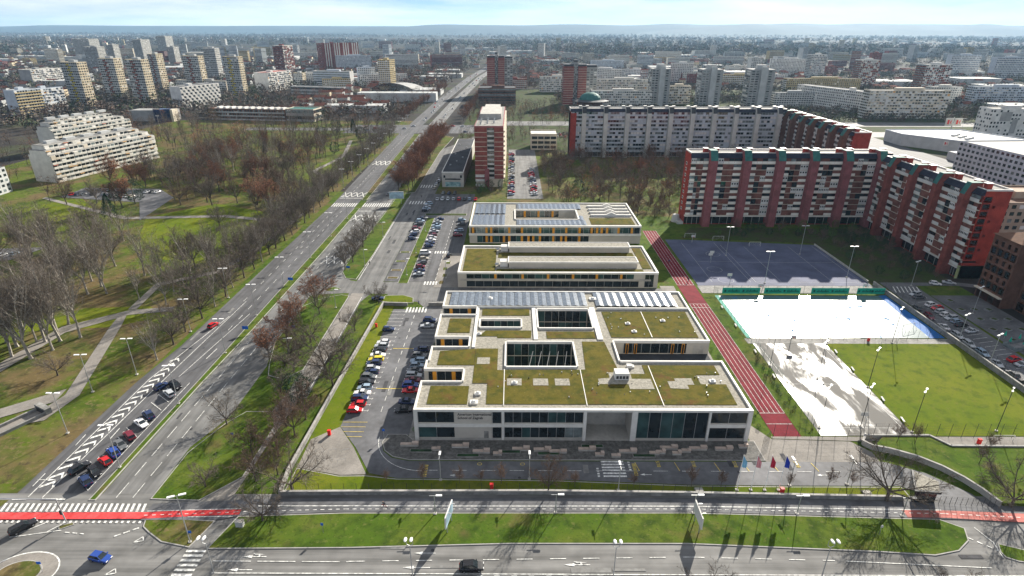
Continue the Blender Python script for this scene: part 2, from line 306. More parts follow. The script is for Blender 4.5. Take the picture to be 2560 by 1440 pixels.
for x0, x1, p in ((-100, -86.6, aveL), (-82.8, -68, aveR)):
    paint('zebra_crossing', p, [rect(x, x + .55, 312.5, 319.5) for x in np.arange(x0, x1, 1.25)])
    paint('yellow_box_stripes', p, [line(x0, 330 if p is aveL else 304, x1, 330 if p is aveL else 304, .6)])
    yy = 338 if p is aveL else 292
    paint('give_way_crosses', p, [q for k in range(4) for q in (line(x0 + k * 3.4, yy - 5, x0 + 3 + k * 3.4, yy + 5, .5), line(x0 + 3 + k * 3.4, yy - 5, x0 + k * 3.4, yy + 5, .5))])
paint('give_way_crosses', aveL, [q for k in range(4) for q in (line(-101 + k * 3.4, 420, -98 + k * 3.4, 434, .6), line(-98 + k * 3.4, 420, -101 + k * 3.4, 434, .6))])
paint('give_way_crosses', aveR, [q for k in range(3) for q in (line(-80 + k * 3.2, 227, -77.5 + k * 3.2, 236, .4), line(-77.5 + k * 3.2, 227, -80 + k * 3.2, 236, .4))])
# verges between the avenue and the service road
service = sheet('service_road', [(-60.5, 130), (-60.5, 340), (-58, 480), (-50, 500), (-30, 560), (-20, 560), (-30, 500), (-45, 470), (-46, 340), (-50, 330), (-50, 205), (-54.5, 190), (-54.5, 130)], ASPH2)
sheet('service_footpath', [(-63.5, 93), (-58.5, 93), (-57.2, 118), (-55, 140), (-55, 200), (-59.5, 200), (-59.5, 142), (-62, 120)], PAVE)
sheet('junction_apron', [(-75, 195), (-70, 196.5), (-62, 197.5), (-46, 197), (-46, 208), (-58, 208), (-63, 209.5), (-68, 216), (-70, 232), (-75, 225)], ASPH2)
island('avenue_verge', [(-75.3, 93.4), (-65, 93), (-58.8, 100), (-58.5, 118), (-61, 124), (-68, 124), (-71.2, 119), (-75, 108)], GRASS)
island('avenue_verge', [(-71, 147), (-74.2, 160), (-74, 186), (-69, 193), (-63, 196), (-59.8, 195), (-60, 144), (-64, 139), (-69, 141)], GRASS)
island('avenue_verge', [(-69.5, 234), (-68.5, 218), (-65.5, 211.5), (-61, 210.3), (-60.3, 240), (-60.5, 330), (-67.6, 330), (-67.8, 300)], GRASS)
island('avenue_verge', [(-69.6, 344), (-64, 341), (-58.3, 344), (-57.5, 470), (-53, 540), (-72, 555), (-71.4, 440)], LITTER)
island('traffic_island', [(-70, 199), (-67, 199.3), (-64.5, 201.3), (-67.2, 203), (-69.6, 202.4)], GRASS, .16, .15)
island('gate_verge', [(-48, 190.5), (-46.5, 195.4), (-40, 195.8), (-36, 193.5), (-35.4, 189.3), (-40, 188.6)], LAWN)
sheet('school_strip_lawn', rect(-48.3, -41.8, 96, 187), LAWN)
BUS_MARKS = []
# school car park and drop-off road
lot = sheet('school_car_park', [(-42.3, 118), (-41.5, 184), (-23, 184), (-23, 118), (-26, 113), (-31, 112.4), (-29.8, 108.8), (-27.5, 106.6), (-23.4, 105.5), (85, 105.6), (92, 102), (97.5, 96), (99.3, 92.9), (90, 92.9), (84, 98), (60, 98), (38, 98.2), (10, 99.6), (-25, 99.9), (-31.5, 101.5), (-36.5, 110)], ASPHD)
paint('bay_lines', lot, [line(-42, y, -37, y, .12) for y in np.arange(124.5, 184, 2.62)] + [line(-37.1, y - .4, -36.9, y + .4, .12) for y in np.arange(124.5, 184, 2.62)] + [line(-29.5, y, -24.5, y, .12) for y in np.arange(124.5, 178, 2.62)])
paint('lane_dashes', lot, dashes(-33.5, 124, -33.4, 182, 2.4, 2.4, .14) + dashes(-19.6, 102.4, 84, 102.3, 3.2, 3.2, .13) + [line(*a, *b, .13) for p in [arc(-20, 114, 11.8, 180, 270, 12)] for a, b in zip(p, p[1:])])
paint('zebra_crossing', lot, [rect(20.3, 25.4, y, y + .5) for y in np.arange(100.4, 105.2, .95)]); paint('zebra_teeth', lot, [rect(19, 19.5, y, y + .5) for y in np.arange(100.4, 103, .8)] + [rect(26.3, 26.8, y, y + .5) for y in np.arange(102.5, 105.2, .8)])
paint('lane_arrow', lot, arrow(-11, 100.8, 2.6)); paint('lane_arrow', lot, arrow(31, 101.2, 2.6)); paint('lane_arrow', lot, arrow(70, 101.2, 2.6))
yl = [line(x, 105.2, x + .5, 102.4, .14) for x in (28, 37, 46, 52.5, 59, 68)] + [line(-42, 114 + k * 1.9, -36, 114 + k * 1.9, .12) for k in range(4)] + [line(-19.5, y, -18.7, y, .25) for y in np.arange(100.5, 104.4, .5)] + [line(27.2, y, 28, y, .25) for y in np.arange(101, 105, .45)] + [line(-37, 134.6, -29.6, 134.6, .25), line(-36.5, 156.5, -29.4, 156.5, .25)]
paint('yellow_markings', lot, yl, ROADY)
for cx in (-7.2, 2.5):
    paint('yellow_symbol', lot, [line(cx + .5 * math.cos(t), 104.5 + .4 * math.sin(t), cx + .5 * math.cos(t + .63), 104.5 + .4 * math.sin(t + .63), .12) for t in np.arange(0, 6.2, .63)], ROADY)
island('kerbside_lawn', [(-48.2, 95.9), (-31.5, 95.9), (7, 96), (37, 95.6), (84, 94.3), (84, 97.6), (60, 97.6), (38, 97.8), (10, 99.2), (-25, 99.6), (-32, 100.6), (-38, 100.5), (-48, 103)], LAWN, .16)
sheet('bicycle_court', [(-48, 103.2), (-38, 100.8), (-32, 101), (-37, 110), (-42.3, 117.8), (-48, 113)], PAVE, z=.11)
plaza = island('plaza', [(-30.8, 112), (-29.6, 109), (-27.3, 106.9), (-23.4, 105.8), (40, 105.9), (58, 105.9), (58, 112.9), (-23.5, 112.9), (-25.5, 115), (-30, 115)], COBB, .15, .18)
sheet('building_skirt', rect(-24.8, -22.2, 113, 184), CONCD, z=.11)
for x in (33.6, 41.6, 51, 65): BUS_MARKS.append(x)
# upper car parks
sheet('upper_car_park', [(-49.9, 208.5), (-49.9, 340), (-22, 340), (-22, 208.5)], ASPH)
paint('zebra_crossing', service, [rect(x, x + .6, 205.3, 208.6) for x in np.arange(-34, -29.5, 1.1)] + [rect(x, x + .6, 239.5, 242.5) for x in np.arange(-34, -28, 1.1)] + [rect(x, x + .7, 355, 362) for x in np.arange(-57, -47, 1.6)] + [rect(x, x + .7, 318, 324) for x in np.arange(-58, -48, 1.6)] + [rect(x, x + .6, 181.5, 185.5) for x in np.arange(-37, -30, 1.1)])
paint('bay_lines', service, [line(-49.5, y, -44.5, y, .12) for y in np.arange(256, 330, 2.7)] + [line(-39.5, y, -34.6, y, .12) for y in np.arange(212, 292, 2.7)] + dashes(-30, 210, -30, 290, 2.5, 2.5))
paint('edge_line', service, [line(-60, 210, -60, 335, .2), line(-55, 135, -55, 194, .2)], z=.108)
island('car_park_hedge_bed', rect(-44.2, -40.2, 206.5, 292), GRASS, .17)
island('car_park_hedge_bed', rect(-46, -24, 296, 300), SHADYGRASS, .17)
for k, y in enumerate((211, 219, 229, 240)): island('tree_bed', rect(-49.2, -44.9, y, y + 2.2), LITTER, .17)
sheet('access_road', [(-46, 194), (-34, 190), (-30, 184), (-22, 184), (-22, 195.5), (60, 196.5), (60, 202.5), (-22, 204), (-22, 208.5), (-46, 208.3)], ASPH2)
sheet('apron', rect(-30, -20.6, 203, 240), PAVE, z=.10)
for k in range(5): island('planting_bed', rect(-28.4 + (k % 2) * .6, -26.4 + (k % 2) * .6, 206 + k * 7, 209.4 + k * 7), LITTER, .17, .15)
# sports ground on the right
sheet('school_side_path', [(58, 105.6), (84, 105.6), (84, 109), (81, 112.8), (62.5, 113.6), (58.8, 120), (62, 205), (56.5, 205), (57, 113)], PAVE)
trk = sheet('running_track', rect(63.5, 70.1, 114.6, 272), TRACK)
paint('track_lanes', trk, [line(x, 124, x, 189, .09) for x in (63.6, 64.9, 66.2, 67.5, 68.8, 70)] + [line(x, 206, x, 272, .09) for x in (63.6, 64.9, 66.2, 67.5, 68.8, 70)] + [line(63.6, y, 70, y, .12) for y in (119.5, 124, 186, 189, 206)])
strip = sheet('track_lawn', rect(70.2, 75, 114.6, 198), GRASS)
field = sheet('sports_field', [(97.9, 115), (138.8, 115), (138.8, 163.4), (98.3, 162)], LAWN)
sheet('terrace_path', [(62.7, 113.8), (84, 112.9), (100.4, 113.6), (140, 112.8), (140, 114.8), (62.7, 114.6)], PAVE)
sheet('middle_path', rect(74, 139, 160.4, 163.6), CONCD)
def wet(name, dry, lo, hi, wetc, rw, scale, stretch=(1, 1, 1)):
    m = bpy.data.materials.new(name); m.use_nodes = True; nt = m.node_tree; b = nt.nodes['Principled BSDF']
    g_ = nt.nodes.new('ShaderNodeNewGeometry'); mpn = nt.nodes.new('ShaderNodeMapping'); mpn.inputs['Scale'].default_value = stretch
    n = nt.nodes.new('ShaderNodeTexNoise'); n.inputs['Scale'].default_value = scale; n.inputs['Detail'].default_value = 8; n.inputs['Roughness'].default_value = .62; n.inputs['Distortion'].default_value = .5
    mr = nt.nodes.new('ShaderNodeMapRange'); mr.inputs['From Min'].default_value = lo; mr.inputs['From Max'].default_value = hi
    nt.links.new(g_.outputs['Position'], mpn.inputs['Vector']); nt.links.new(mpn.outputs[0], n.inputs['Vector']); nt.links.new(n.outputs['Fac'], mr.inputs['Value'])
    mx = nt.nodes.new('ShaderNodeMix'); mx.data_type = 'RGBA'; mx.inputs['A'].default_value = (*dry, 1); mx.inputs['B'].default_value = (*wetc, 1)
    nt.links.new(mr.outputs[0], mx.inputs['Factor']); nt.links.new(mx.outputs['Result'], b.inputs['Base Color'])
    m2 = nt.nodes.new('ShaderNodeMapRange'); m2.inputs['To Min'].default_value = .8; m2.inputs['To Max'].default_value = rw
    nt.links.new(mr.outputs[0], m2.inputs['Value']); nt.links.new(m2.outputs[0], b.inputs['Roughness']); 
    m3 = nt.nodes.new('ShaderNodeMapRange'); m3.inputs['To Min'].default_value = .12; m3.inputs['To Max'].default_value = .55
    nt.links.new(mr.outputs[0], m3.inputs['Value']); nt.links.new(m3.outputs[0], b.inputs['Specular IOR Level'])
    return m
WETC = wet('wet_sports_court', (.03, .13, .26), .37, .42, (.10, .16, .17), .24, .2)
WETA = wet('puddled_asphalt', (.13, .125, .115), .45, .57, (.13, .13, .125), .25, .15, (1, .35, 1))
DRYC = A('blue_court', (.085, .095, .15), .8, .2, .12, fine=(2, .2))
ten = sheet('wet_court', [(75.5, 164), (136.4, 164.2), (137.4, 196.5), (75.5, 196.3)], WETC)
sheet('court_edge', [(133.6, 164), (138.4, 164.2), (138.4, 197), (135.6, 196.6)], A('blue_court_edge', (.02, .12, .36), .7, .15, .3)); sheet('court_edge', [(75, 164), (76.4, 164), (76.4, 196.5), (75, 196.5)], A('green_court_edge', (.02, .26, .19), .7, .15, .3))
bsk = sheet('puddled_court', [(75, 115), (97.8, 115), (98.2, 160.3), (75.6, 160.3)], WETA)
paint('court_lines', bsk, [line(77, 137.5, 96.5, 137.5, .1), line(77, 118, 96.5, 118, .1), line(77, 118, 77, 158, .1), line(96.5, 118, 96.5, 158, .1)] + [line(87 + 3 * math.cos(t), 148 + 3 * math.sin(t), 87 + 3 * math.cos(t + .4), 148 + 3 * math.sin(t + .4), .09) for t in np.arange(0, 6.2, .4)])
upc = sheet('blue_playground', [(71.5, 205.5), (138.4, 205.5), (138.4, 252), (78, 259), (71.5, 259)], DRYC)
cl = []
for cx, cy in ((83, 222), (88, 240), (84, 211)):
    cl += [line(cx + 3 * math.cos(t), cy + 3 * math.sin(t), cx + 3 * math.cos(t + .35), cy + 3 * math.sin(t + .35), .1) for t in np.arange(0, 6.2, .35)]
cl += [line(95, 209, 95, 252, .1), line(136, 209, 136, 250, .1), line(95, 209, 136, 209, .1), line(95, 230, 136, 230, .1), line(78, 209, 78, 255, .1), line(93, 209, 93, 255, .1), line(78, 231, 93, 231, .1), line(105, 209, 105, 250, .1), line(125, 209, 125, 250, .1)]
paint('court_lines', upc, cl, GREYC)
sheet('court_footpath', rect(71, 141, 198.5, 205.4), CONCD)
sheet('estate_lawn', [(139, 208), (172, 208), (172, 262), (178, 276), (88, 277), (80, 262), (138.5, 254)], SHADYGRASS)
rp = sheet('residents_car_park', [(141, 120), (153, 120), (155, 206), (172, 206), (190, 199), (190, 204), (174, 209), (143, 209)], ASPHD)
paint('bay_lines', rp, [line(146.8, y, 152.3, y + 1.2, .12) for y in np.arange(146, 198, 2.5)] + [line(144 + k * 1.5, 199.5, 146 + k * 1.5, 205, .35) for k in range(7)])
sheet('cafe_square', [(155.2, 120), (172, 120), (172, 197), (155.2, 197)], ASPHD)
sheet('tower_car_park', rect(-3, 18, 330, 480), ASPH2)
sheet('east_road', rect(255, 520, 545, 575), ASPH2); sheet('supermarket_yard', rect(215, 330, 420, 545), ASPH)
sheet('estate_street', rect(-8, 640, 610, 640), ASPH2)
# park paths
for pts in ([(-200, 128), (-146, 141), (-144, 166), (-131, 179), (-118, 182), (-119, 185.5), (-133, 182.5), (-148, 170), (-150, 145), (-200, 133)],
            [(-131, 183), (-134, 204), (-117, 217), (-113, 243), (-110, 300), (-112, 300), (-115.5, 243), (-120, 219), (-137, 206), (-134, 183)],
            [(-117, 120), (-115.6, 131), (-128.5, 170), (-131.5, 178), (-134, 177.5), (-131.5, 168), (-119.5, 131), (-122, 118)],
            [(-110, 285), (-150, 296), (-200, 292), (-270, 330), (-270, 327), (-200, 288), (-150, 292), (-110, 281)],
            [(-120, 380), (-135, 400), (-128, 450), (-140, 520), (-143, 520), (-131, 450), (-138.5, 400), (-122, 378)],
            [(-120, 128), (-140, 112), (-180, 104), (-180, 108), (-142, 116), (-121, 134)]):
    sheet('park_path', pts, PAVE)
sheet('estate_car_park', [(-190, 286), (-196, 330), (-215, 350), (-262, 352), (-262, 330), (-210, 320)], ASPHD)
sheet('estate_car_park', [(-262, 215), (-212, 230), (-208, 246), (-262, 240)], ASPHD)
# far hills and the haze box
HILL = A('wooded_hill', (.03, .042, .045), .95, .3, .002)
nx = 160
def ridge(name, y0, x0, x1, base, amp, seed):
    r_ = random.Random(seed); ph = [(r_.uniform(.3, 2.2) * k, r_.uniform(0, 6.28), 1 / k) for k in range(1, 9)]
    v, f = [], []
    for i in range(nx):
        t = i / (nx - 1); x = x0 + (x1 - x0) * t; e = min(1, 6 * t, 6 * (1 - t))
        h = max(4, (base + amp * sum(a * math.sin(6.28 * fr * t * 1.3 + p) for fr, p, a in ph)) * e)
        v += [(x, y0 - 1400, -2), (x, y0 - 500, h * .55), (x, y0, h), (x, y0 + 900, -2)]
    for i in range(nx - 1):
        for k in range(3): f.append((i * 4 + k, i * 4 + 4 + k, i * 4 + 5 + k, i * 4 + 1 + k))
    me = bpy.data.meshes.new(name); me.from_pydata(v, [], f); me.materials.append(HILL); me.polygons.foreach_set('use_smooth', [True] * len(f))
    o = inst(name, me); o['kind'] = 'structure'
ridge('hills', 12300, -13400, 13000, 122, 10, 4)
ridge('hills', 11000, -4500, 13500, 165, 20, 9)
ridge('hills', 10000, 1500, 13800, 150, 16, 2)

# repair patches and manholes on the roads
rp_ = random.Random(3); PATCH = A('asphalt_patch', (.06, .06, .064), .85, .2, .6); OILY = A('pale_patch', (.19, .188, .18), .85, .2, .6)
for par, x0, x1, y0, y1, n_ in ((front, -60, 90, 62, 81, 16), (aveL, -103, -89, 95, 300, 16), (aveR, -85, -76, 95, 300, 14), (lot, -20, 80, 100, 105, 7), (lot, -37, -30, 118, 182, 6), (service, -59, -51, 210, 330, 9)):
    for k in range(n_):
        x, y = rp_.uniform(x0, x1), rp_.uniform(y0, y1); w, d = (rp_.uniform(.5, 1.4), rp_.uniform(2, 7)) if par is not front else (rp_.uniform(2, 8), rp_.uniform(.5, 1.4))
        if rp_.random() < .3: paint('manhole', par, [[(x + .35 * math.cos(t), y + .35 * math.sin(t)) for t in np.arange(0, 6.2, .7)]], PATCH, z=.099)
        else: paint('repair_patch', par, [[(x + rp_.uniform(-.1, .1), y), (x + w, y + rp_.uniform(-.1, .1)), (x + w + rp_.uniform(-.1, .1), y + d), (x, y + d)]], PATCH if rp_.random() < .65 else OILY, z=.096 + .0001 * k)
# ------------------------------------------------------------------ school buildings
def footprint(parent, adds, holes, z, wall_m, roof_m, pw=.45, ph=.55, edge_m=None, name='wall', gaps={}):
    """outer and courtyard walls, roof deck and parapets of a flat-roofed block given as rectangles minus holes"""
    xs = sorted({v for r in adds + holes for v in r[:2]}); ys = sorted({v for r in adds + holes for v in r[2:]})
    def inside(i, j):
        if not (0 <= i < len(xs) - 1 and 0 <= j < len(ys) - 1): return False
        x, y = (xs[i] + xs[i + 1]) / 2, (ys[j] + ys[j + 1]) / 2
        return any(a[0] < x < a[1] and a[2] < y < a[3] for a in adds) and not any(a[0] < x < a[1] and a[2] < y < a[3] for a in holes)
    w, d = MB(), MB(); edges = {}
    for i in range(len(xs) - 1):
        for j in range(len(ys) - 1):
            if not inside(i, j): continue
            x0, x1, y0, y1 = xs[i], xs[i + 1], ys[j], ys[j + 1]
            d.face([(x0, y0, z - ph), (x1, y0, z - ph), (x1, y1, z - ph), (x0, y1, z - ph)])
            for di, dj, key, a, b in ((0, -1, ('y', y0, 1), x0, x1), (0, 1, ('y', y1, -1), x0, x1), (-1, 0, ('x', x0, 1), y0, y1), (1, 0, ('x', x1, -1), y0, y1)):
                if not inside(i + di, j + dj): edges.setdefault(key, []).append((a, b))
    for (ax, c, s), segs in edges.items():
        segs.sort(); mg = [list(segs[0])]
        for a, b in segs[1:]:
            if abs(a - mg[-1][1]) < 1e-6: mg[-1][1] = b
            else: mg.append([a, b])
        for a, b in mg:
            p = MB(); q0, q1 = sorted((c - s * .03, c + s * pw))
            if ax == 'y':
                
                for a_, b_ in ([(a, gaps[c][0]), (gaps[c][1], b)] if c in gaps and a < gaps[c][0] else [(a, b)]):
                    f = [(a_, c, 0), (b_, c, 0), (b_, c, z - ph), (a_, c, z - ph)]; w.face(f if s > 0 else f[::-1])
                p.box(a - .03, b + .03, q0, q1, z - ph - .25, z, bottom=True)
            else:
                f = [(c, a, 0), (c, b, 0), (c, b, z - ph), (c, a, z - ph)]; w.face(f[::-1] if s > 0 else f)
                p.box(q0 + .004, q1 - .004, a + .02, b - .02, z - ph - .24, z - .004, bottom=True)
            p.build('parapet', edge_m or ROOFW, parent)
    w.build(name, wall_m, parent); d.build('roof_deck', roof_m, parent)
GL = [GLASS, GLASS, GLASS, GLASST, GLASS, GLASSP]
def glaze(parent, x0, x1, z0, z1, y, n, mats=None, mull=METAL, ry=0, mw=.09):
    """row of panes with mullions on a wall facing -y"""
    mats = mats or GL; w = (x1 - x0) / n
    for k in range(n):
        inst('window_pane', ubox(w - mw, .05, z1 - z0, rnd.choice(mats)), parent, (x0 + (k + .5) * w, y - .05, z0))
        inst('mullion', ubox(mw, .10, z1 - z0, mull), parent, (x0 + k * w, y - .11, z0))
def panel(parent, x0, x1, z0, z1, y, m, name='wall_panel', t=.07):
    return inst(name, ubox(x1 - x0, t, z1 - z0, m), parent, ((x0 + x1) / 2, y - t, z0))
def sheet3(name, pts, z, m, parent):
    return MB().prism(pts, z - .3, z).build(name, m, parent)
def tents(parent, x0, x1, y0, y1, pitch, z, mods, gap=()):
    """rows of solar modules in pairs tilted left and right"""
    L = (y1 - y0) / mods; w = pitch * .485
    k = ('pv', round(L, 2), round(w, 2))
    if k not in BOXES:
        mb = MB(); a = .17
        mb.box(-w / 2, w / 2, .01, L - .01, 0, .05, 1); mb.box(-w / 2 + .04, w / 2 - .04, .05, L - .05, .05, .056, 0)
        BOXES[k] = mb.mesh('solar_panel', [PVB, PVW])
    x = x0
    while x + pitch < x1:
        if not any(a < x + pitch / 2 < b for a, b in gap):
            for m in range(mods):
                for s in (-1, 1):
                    o = inst('solar_panel', BOXES[k], parent, (x + pitch / 2 + s * pitch * .24, y0 + m * L, z + .28)); o.rotation_euler = (0, s * .2, 0)
        x += pitch
def rooflight(parent, x, y, z, s=1.1):
    mb = MB(); mb.box(x - s, x + s, y - s * .8, y + s * .8, z, z + .35)
    mb.tube((x, y, z + .35), (x, y, z + .75), s * .7, s * .35, 10); mb.build('roof_vent', ROOFW, parent)
def text(name, body, size, parent, loc, rot, m, align='LEFT', sx=1):
    cu = bpy.data.curves.new(name, 'FONT'); cu.body = body; cu.size = size; cu.align_x = align; cu.extrude = .01; cu.resolution_u = 2; cu.offset = .018 if size < 1.1 else 0
    t = bpy.data.objects.new(name, cu); me = bpy.data.meshes.new_from_object(t); bpy.data.objects.remove(t); bpy.data.curves.remove(cu)
    me.materials.clear(); me.materials.append(m)
    o = inst(name, me, parent, loc); o.rotation_euler = rot; o.scale = (sx, 1, 1)
    return o
# --- main building in front
S = thing('school_building', 'wide two-storey beige school with sedum roof and courtyards behind the front plaza', 'school', (0, 0, 0))
Zr = 9.0
footprint(S, [(-22.9, 56.3, 113, 135), (-22.4, 29, 135, 146), (-22.2, 56.4, 146, 180)],
          [(-22.9, -12.6, 125, 130.6), (-22.9, -12.2, 142.5, 148), (-22.9, -11.2, 162.6, 168.2), (-1.5, 17.1, 132.1, 145.2), (-9.5, 2.7, 154.2, 159.4), (8, 24, 153.8, 166.4)], Zr, BEIGE, GRAVEL, gaps={113: (17.6, 28.2)})
# front facade
Y = 113.0
GD = [GLASS, GLASS, GLASS, GLASST]
glaze(S, -22, -13.5, 5.2, 8.1, Y, 2, GD); glaze(S, -22, -13.5, .9, 3.8, Y, 2, GD)
for a, b in ((-13.3, -9), (-8.96, -4.7)):
    panel(S, a, b, .4, 4.2, Y, BEIGE); panel(S, a, b, 4.26, 8.2, Y, BEIGE)
inst('door', ubox(1.1, .05, 2.3, CONCD), S, (-6, Y - .11, .4))
glaze(S, -4.5, -2.4, .6, 3.9, Y, 1, [GLASS]); glaze(S, -4.5, -2.4, 5, 8.1, Y, 1, [GLASS])
glaze(S, -1.7, 16.8, 5.2, 8.1, Y, 9, GD); glaze(S, -1.7, 16.8, .9, 3.8, Y, 9, GL)
glaze(S, 29.6, 46.2, .8, 8.1, Y, 6, [GLASS, GLASS, GLASST]); glaze(S, 46.8, 55.3, 5.2, 8.1, Y, 2, GD); glaze(S, 46.8, 55.3, .8, 3.7, Y, 2, GD)
for a, b, z0, z1 in ((-22.95, -22.05, 0, 9.02), (-2.3, -1.75, .3, 8.5), (16.85, 17.6, 0, 9.02), (28.2, 29.5, 0, 9.02), (46.25, 46.75, 0, 8.3), (55.35, 56.35, 0, 9.02)): inst('column', ubox(b - a, .42, z1 - z0, ROOFW), S, ((a + b) / 2, Y - .4, z0))
for a, b in ((-22.05, -2.3), (-1.75, 16.85), (46.75, 55.35)):
    inst('floor_band', ubox(b - a, .32, .85, ROOFW), S, ((a + b) / 2, Y - .3, 3.98)); inst('plinth', ubox(b - a, .2, .55, CONC), S, ((a + b) / 2, Y - .18, .15))
inst('fascia', ubox(79, .30, .62, ROOFW), S, (16.7, Y - .35, 8.36))
# entrance porch: deep recess with glazed back wall and sloping slab
panel(S, 17.7, 28.1, .2, 4.6, 119, CONC); glaze(S, 17.7, 28.1, 4.8, 8.1, 119, 5, [GLASS, GLASST, GLASSP])
MB().box(17.6, 28.2, 113.02, 118.9, 8.2, 8.3, bottom=True).build('porch_soffit', BEIGE, S); MB().box(17.6, 28.2, 112.9, 119, .02, .2).build('porch_floor', CONC, S)
MB().box(17.4, 17.6, 113.02, 119, 0, 8.3).box(28.2, 28.4, 113.02, 119, 0, 8.3).box(17.6, 28.2, 119, 119.2, 0, 8.3).build('porch_wall', BEIGE, S)
text('lettering', 'American International\nSchool of Zagreb', 1.0, S, (-12.7, Y - .09, 7.15), (math.pi / 2, 0, 0), DMETAL, sx=.86)
# notched left wings
for y, x1, oz in ((130.6, -12.6, (-20.2, -15.2)), (148, -12.2, (-20, -14.8)), (168.2, -11.2, (-19.5, -13.6))):
    glaze(S, -21.8, x1 - .4, 4.9, 8.1, y, 4, [GLASS]); panel(S, -21.8, x1 - .4, .3, 4.6, y, CONCD)
    for x in oz: panel(S, x - .5, x + .5, 4.9, 8.1, y, ORANGE, 'orange_panel', .14)
# terrace wall of the hall
panel(S, 29.2, 56.2, .2, 4.0, 146, CONCD); glaze(S, 32, 50, 4.9, 8, 146, 7, [GLASS])
for x in (33, 35.4, 46, 49): panel(S, x - .4, x + .4, 4.7, 8, 146, ORANGE, 'door_frame', .13); 
for x in (33, 35.4, 46, 49): panel(S, x - .24, x + .24, 4.8, 7.8, 146 - .13, GLASS, 'door', .03)
for x in (52.6, 54.2): panel(S, x - .7, x + .7, 4.7, 7.4, 146, CONC, 'door')
MB().box(29, 56.3, 135, 146, 0, 4.6).build('terrace_deck', DARKR, S)
# courtyards
for x0, x1, y0, y1, n in ((-1.5, 17.1, 132.1, 145.2, 9), (-9.5, 2.7, 154.2, 159.4, 6), (8, 24, 153.8, 166.4, 7)):
    glaze(S, x0 + .2, x1 - .2, 4.5, 8.2, y1, n, [GLASS, GLASS, GLASST]); glaze(S, x0 + .2, x1 - .2, .3, 4.2, y1, n, [GLASS, GLASS, GLASST])
    MB().box(x0, x1, y0, y1, 0, .12).build('courtyard_floor', CONCD if n < 9 else LEAFG, S)
    MB().box(x0 - .01, x0 + .05, y0 + .2, y1 - .2, .3, 8.2).box(x1 - .05, x1 + .01, y0 + .2, y1 - .2, .3, 8.2).build('courtyard_glazing', GLASS, S)
for k in range(5): MB().tube((3 + k * 2.6, 133, .2), (6 + k * 2.4, 144, 6.5), .12, .09, 6).build('courtyard_beam', ROOFW, S)
# roof planting and gravel islands
zg = Zr - .55 + .12
for pts in (rect(-20.2, -10.6, 115.5, 123.2), [(-19.8, 133.2), (-10, 133.2), (-10, 141.8), (-19.8, 140.4)],
            [(-6.1, 115.6), (53.6, 115.6), (53.8, 124.3), (47.5, 124.3), (47.5, 128.7), (53.6, 128.8), (53.6, 133.3), (34.5, 133.3), (34.5, 129), (28, 129), (26.3, 146), (20, 146), (19.3, 131), (-3.8, 130.7), (-3.8, 141.9), (-9.9, 141.9), (-9.9, 124.5), (-6.1, 124.5)],
            [(28.8, 148.6), (54, 148.6), (54.6, 165.5), (28.2, 165.3)], rect(-19, -12.4, 151.2, 160.3), [(-9.6, 149.1), (-4.2, 149.1), (-4.2, 148.1), (5.5, 148.1), (5.8, 152.6), (-7.7, 152.5)], rect(-9.3, 5.5, 162.5, 167), rect(10.1, 24.2, 147.9, 152)):
    sheet3('green_roof', pts, zg, SEDUM, S)
for r_ in (rect(-9.3, -5.9, 133.6, 137), rect(-1.2, 2.5, 123.5, 126.6), rect(5.4, 9.2, 123.5, 126.6), rect(10.9, 14.6, 123.5, 126.6), [(22, 124.2), (29.3, 124.2), (29.3, 122), (35.4, 122), (35.4, 126.6), (30.6, 126.6), (30.6, 129.6), (25, 129.6), (25, 127), (22, 126.6)], [(39.4, 122.4), (44, 122.1), (44, 124), (45.8, 124), (45.8, 126.9), (41.4, 126.9), (41.4, 125.6), (39.4, 125.6)]):
    sheet3('gravel_bed', r_, zg + .05, GRAVEL, S)
for x, w in ((-2, .18), (17.8, .18), (36, .18)): MB().box(x, x + w, 115, 131 if x < 30 else 133, zg, zg + .08).build('roof_joint', ROOFW, S)
MB().box(40.5, 40.7, 148.6, 165.3, zg, zg + .08).build('roof_joint', ROOFW, S)
for x, y in ((-9, 116.2), (-8.3, 119.8), (.7, 124.6), (50.8, 125.6), (-9.6, 150.3), (31.5, 132.6), (35, 157), (46, 159), (36, 152)): rooflight(S, x, y, zg - .1, .75 if x not in (-9,) else .95)
hv = MB().box(26.2, 29.8, 126, 128.6, zg, zg + 1.9).build('ventilation_unit', OFFW, S)
for k in range(4): MB().box(26.5 + k * .82, 27.1 + k * .82, 125.95, 126.02, zg + .4, zg + 1.2).build('louvre', DMETAL, hv)
MB().box(30.2, 31.6, 131.6, 132.8, zg, zg + .8).build('ventilation_unit', OFFW, S)
tents(S, -20.2, 55.6, 169, 179.2, 2.62, zg, 5, gap=((-8.3, -5.9), (15.2, 16.2), (25.5, 27.5)))
for x in (-7.2, 26.6): rooflight(S, x, 174.5, zg, 1.1)
for ya, yb, xa, xb in ((167.9, 168.1, -11, 24), (166.8, 167.2, 27, 56)): MB().box(xa, xb, ya, yb, zg - .2, zg + .55).build('roof_upstand', ROOFW, S)
for xa, xb, ya, yb in ((5.9, 7.9, 147, 168), (24.2, 26.6, 147, 168), (-11.6, -9.9, 142.4, 168)): MB().box(xa + .4, xb - .4, ya, yb, zg - .2, zg + .22).build('roof_walkway', ROOFW, S)
rq = random.Random(2)
for k in range(34):
    x, y = rq.uniform(-5, 53), rq.uniform(116.5, 130); MB().tube((x, y, zg - .1), (x, y, zg + rq.uniform(.15, .5)), .14, .12, 6).build('vent_pipe', METAL if k % 3 else DMETAL, S)
for k in range(14):
    x, y = rq.uniform(29, 54), rq.uniform(149.5, 165); MB().tube((x, y, zg - .1), (x, y, zg + .3), .15, .12, 6).build('vent_pipe', METAL, S)
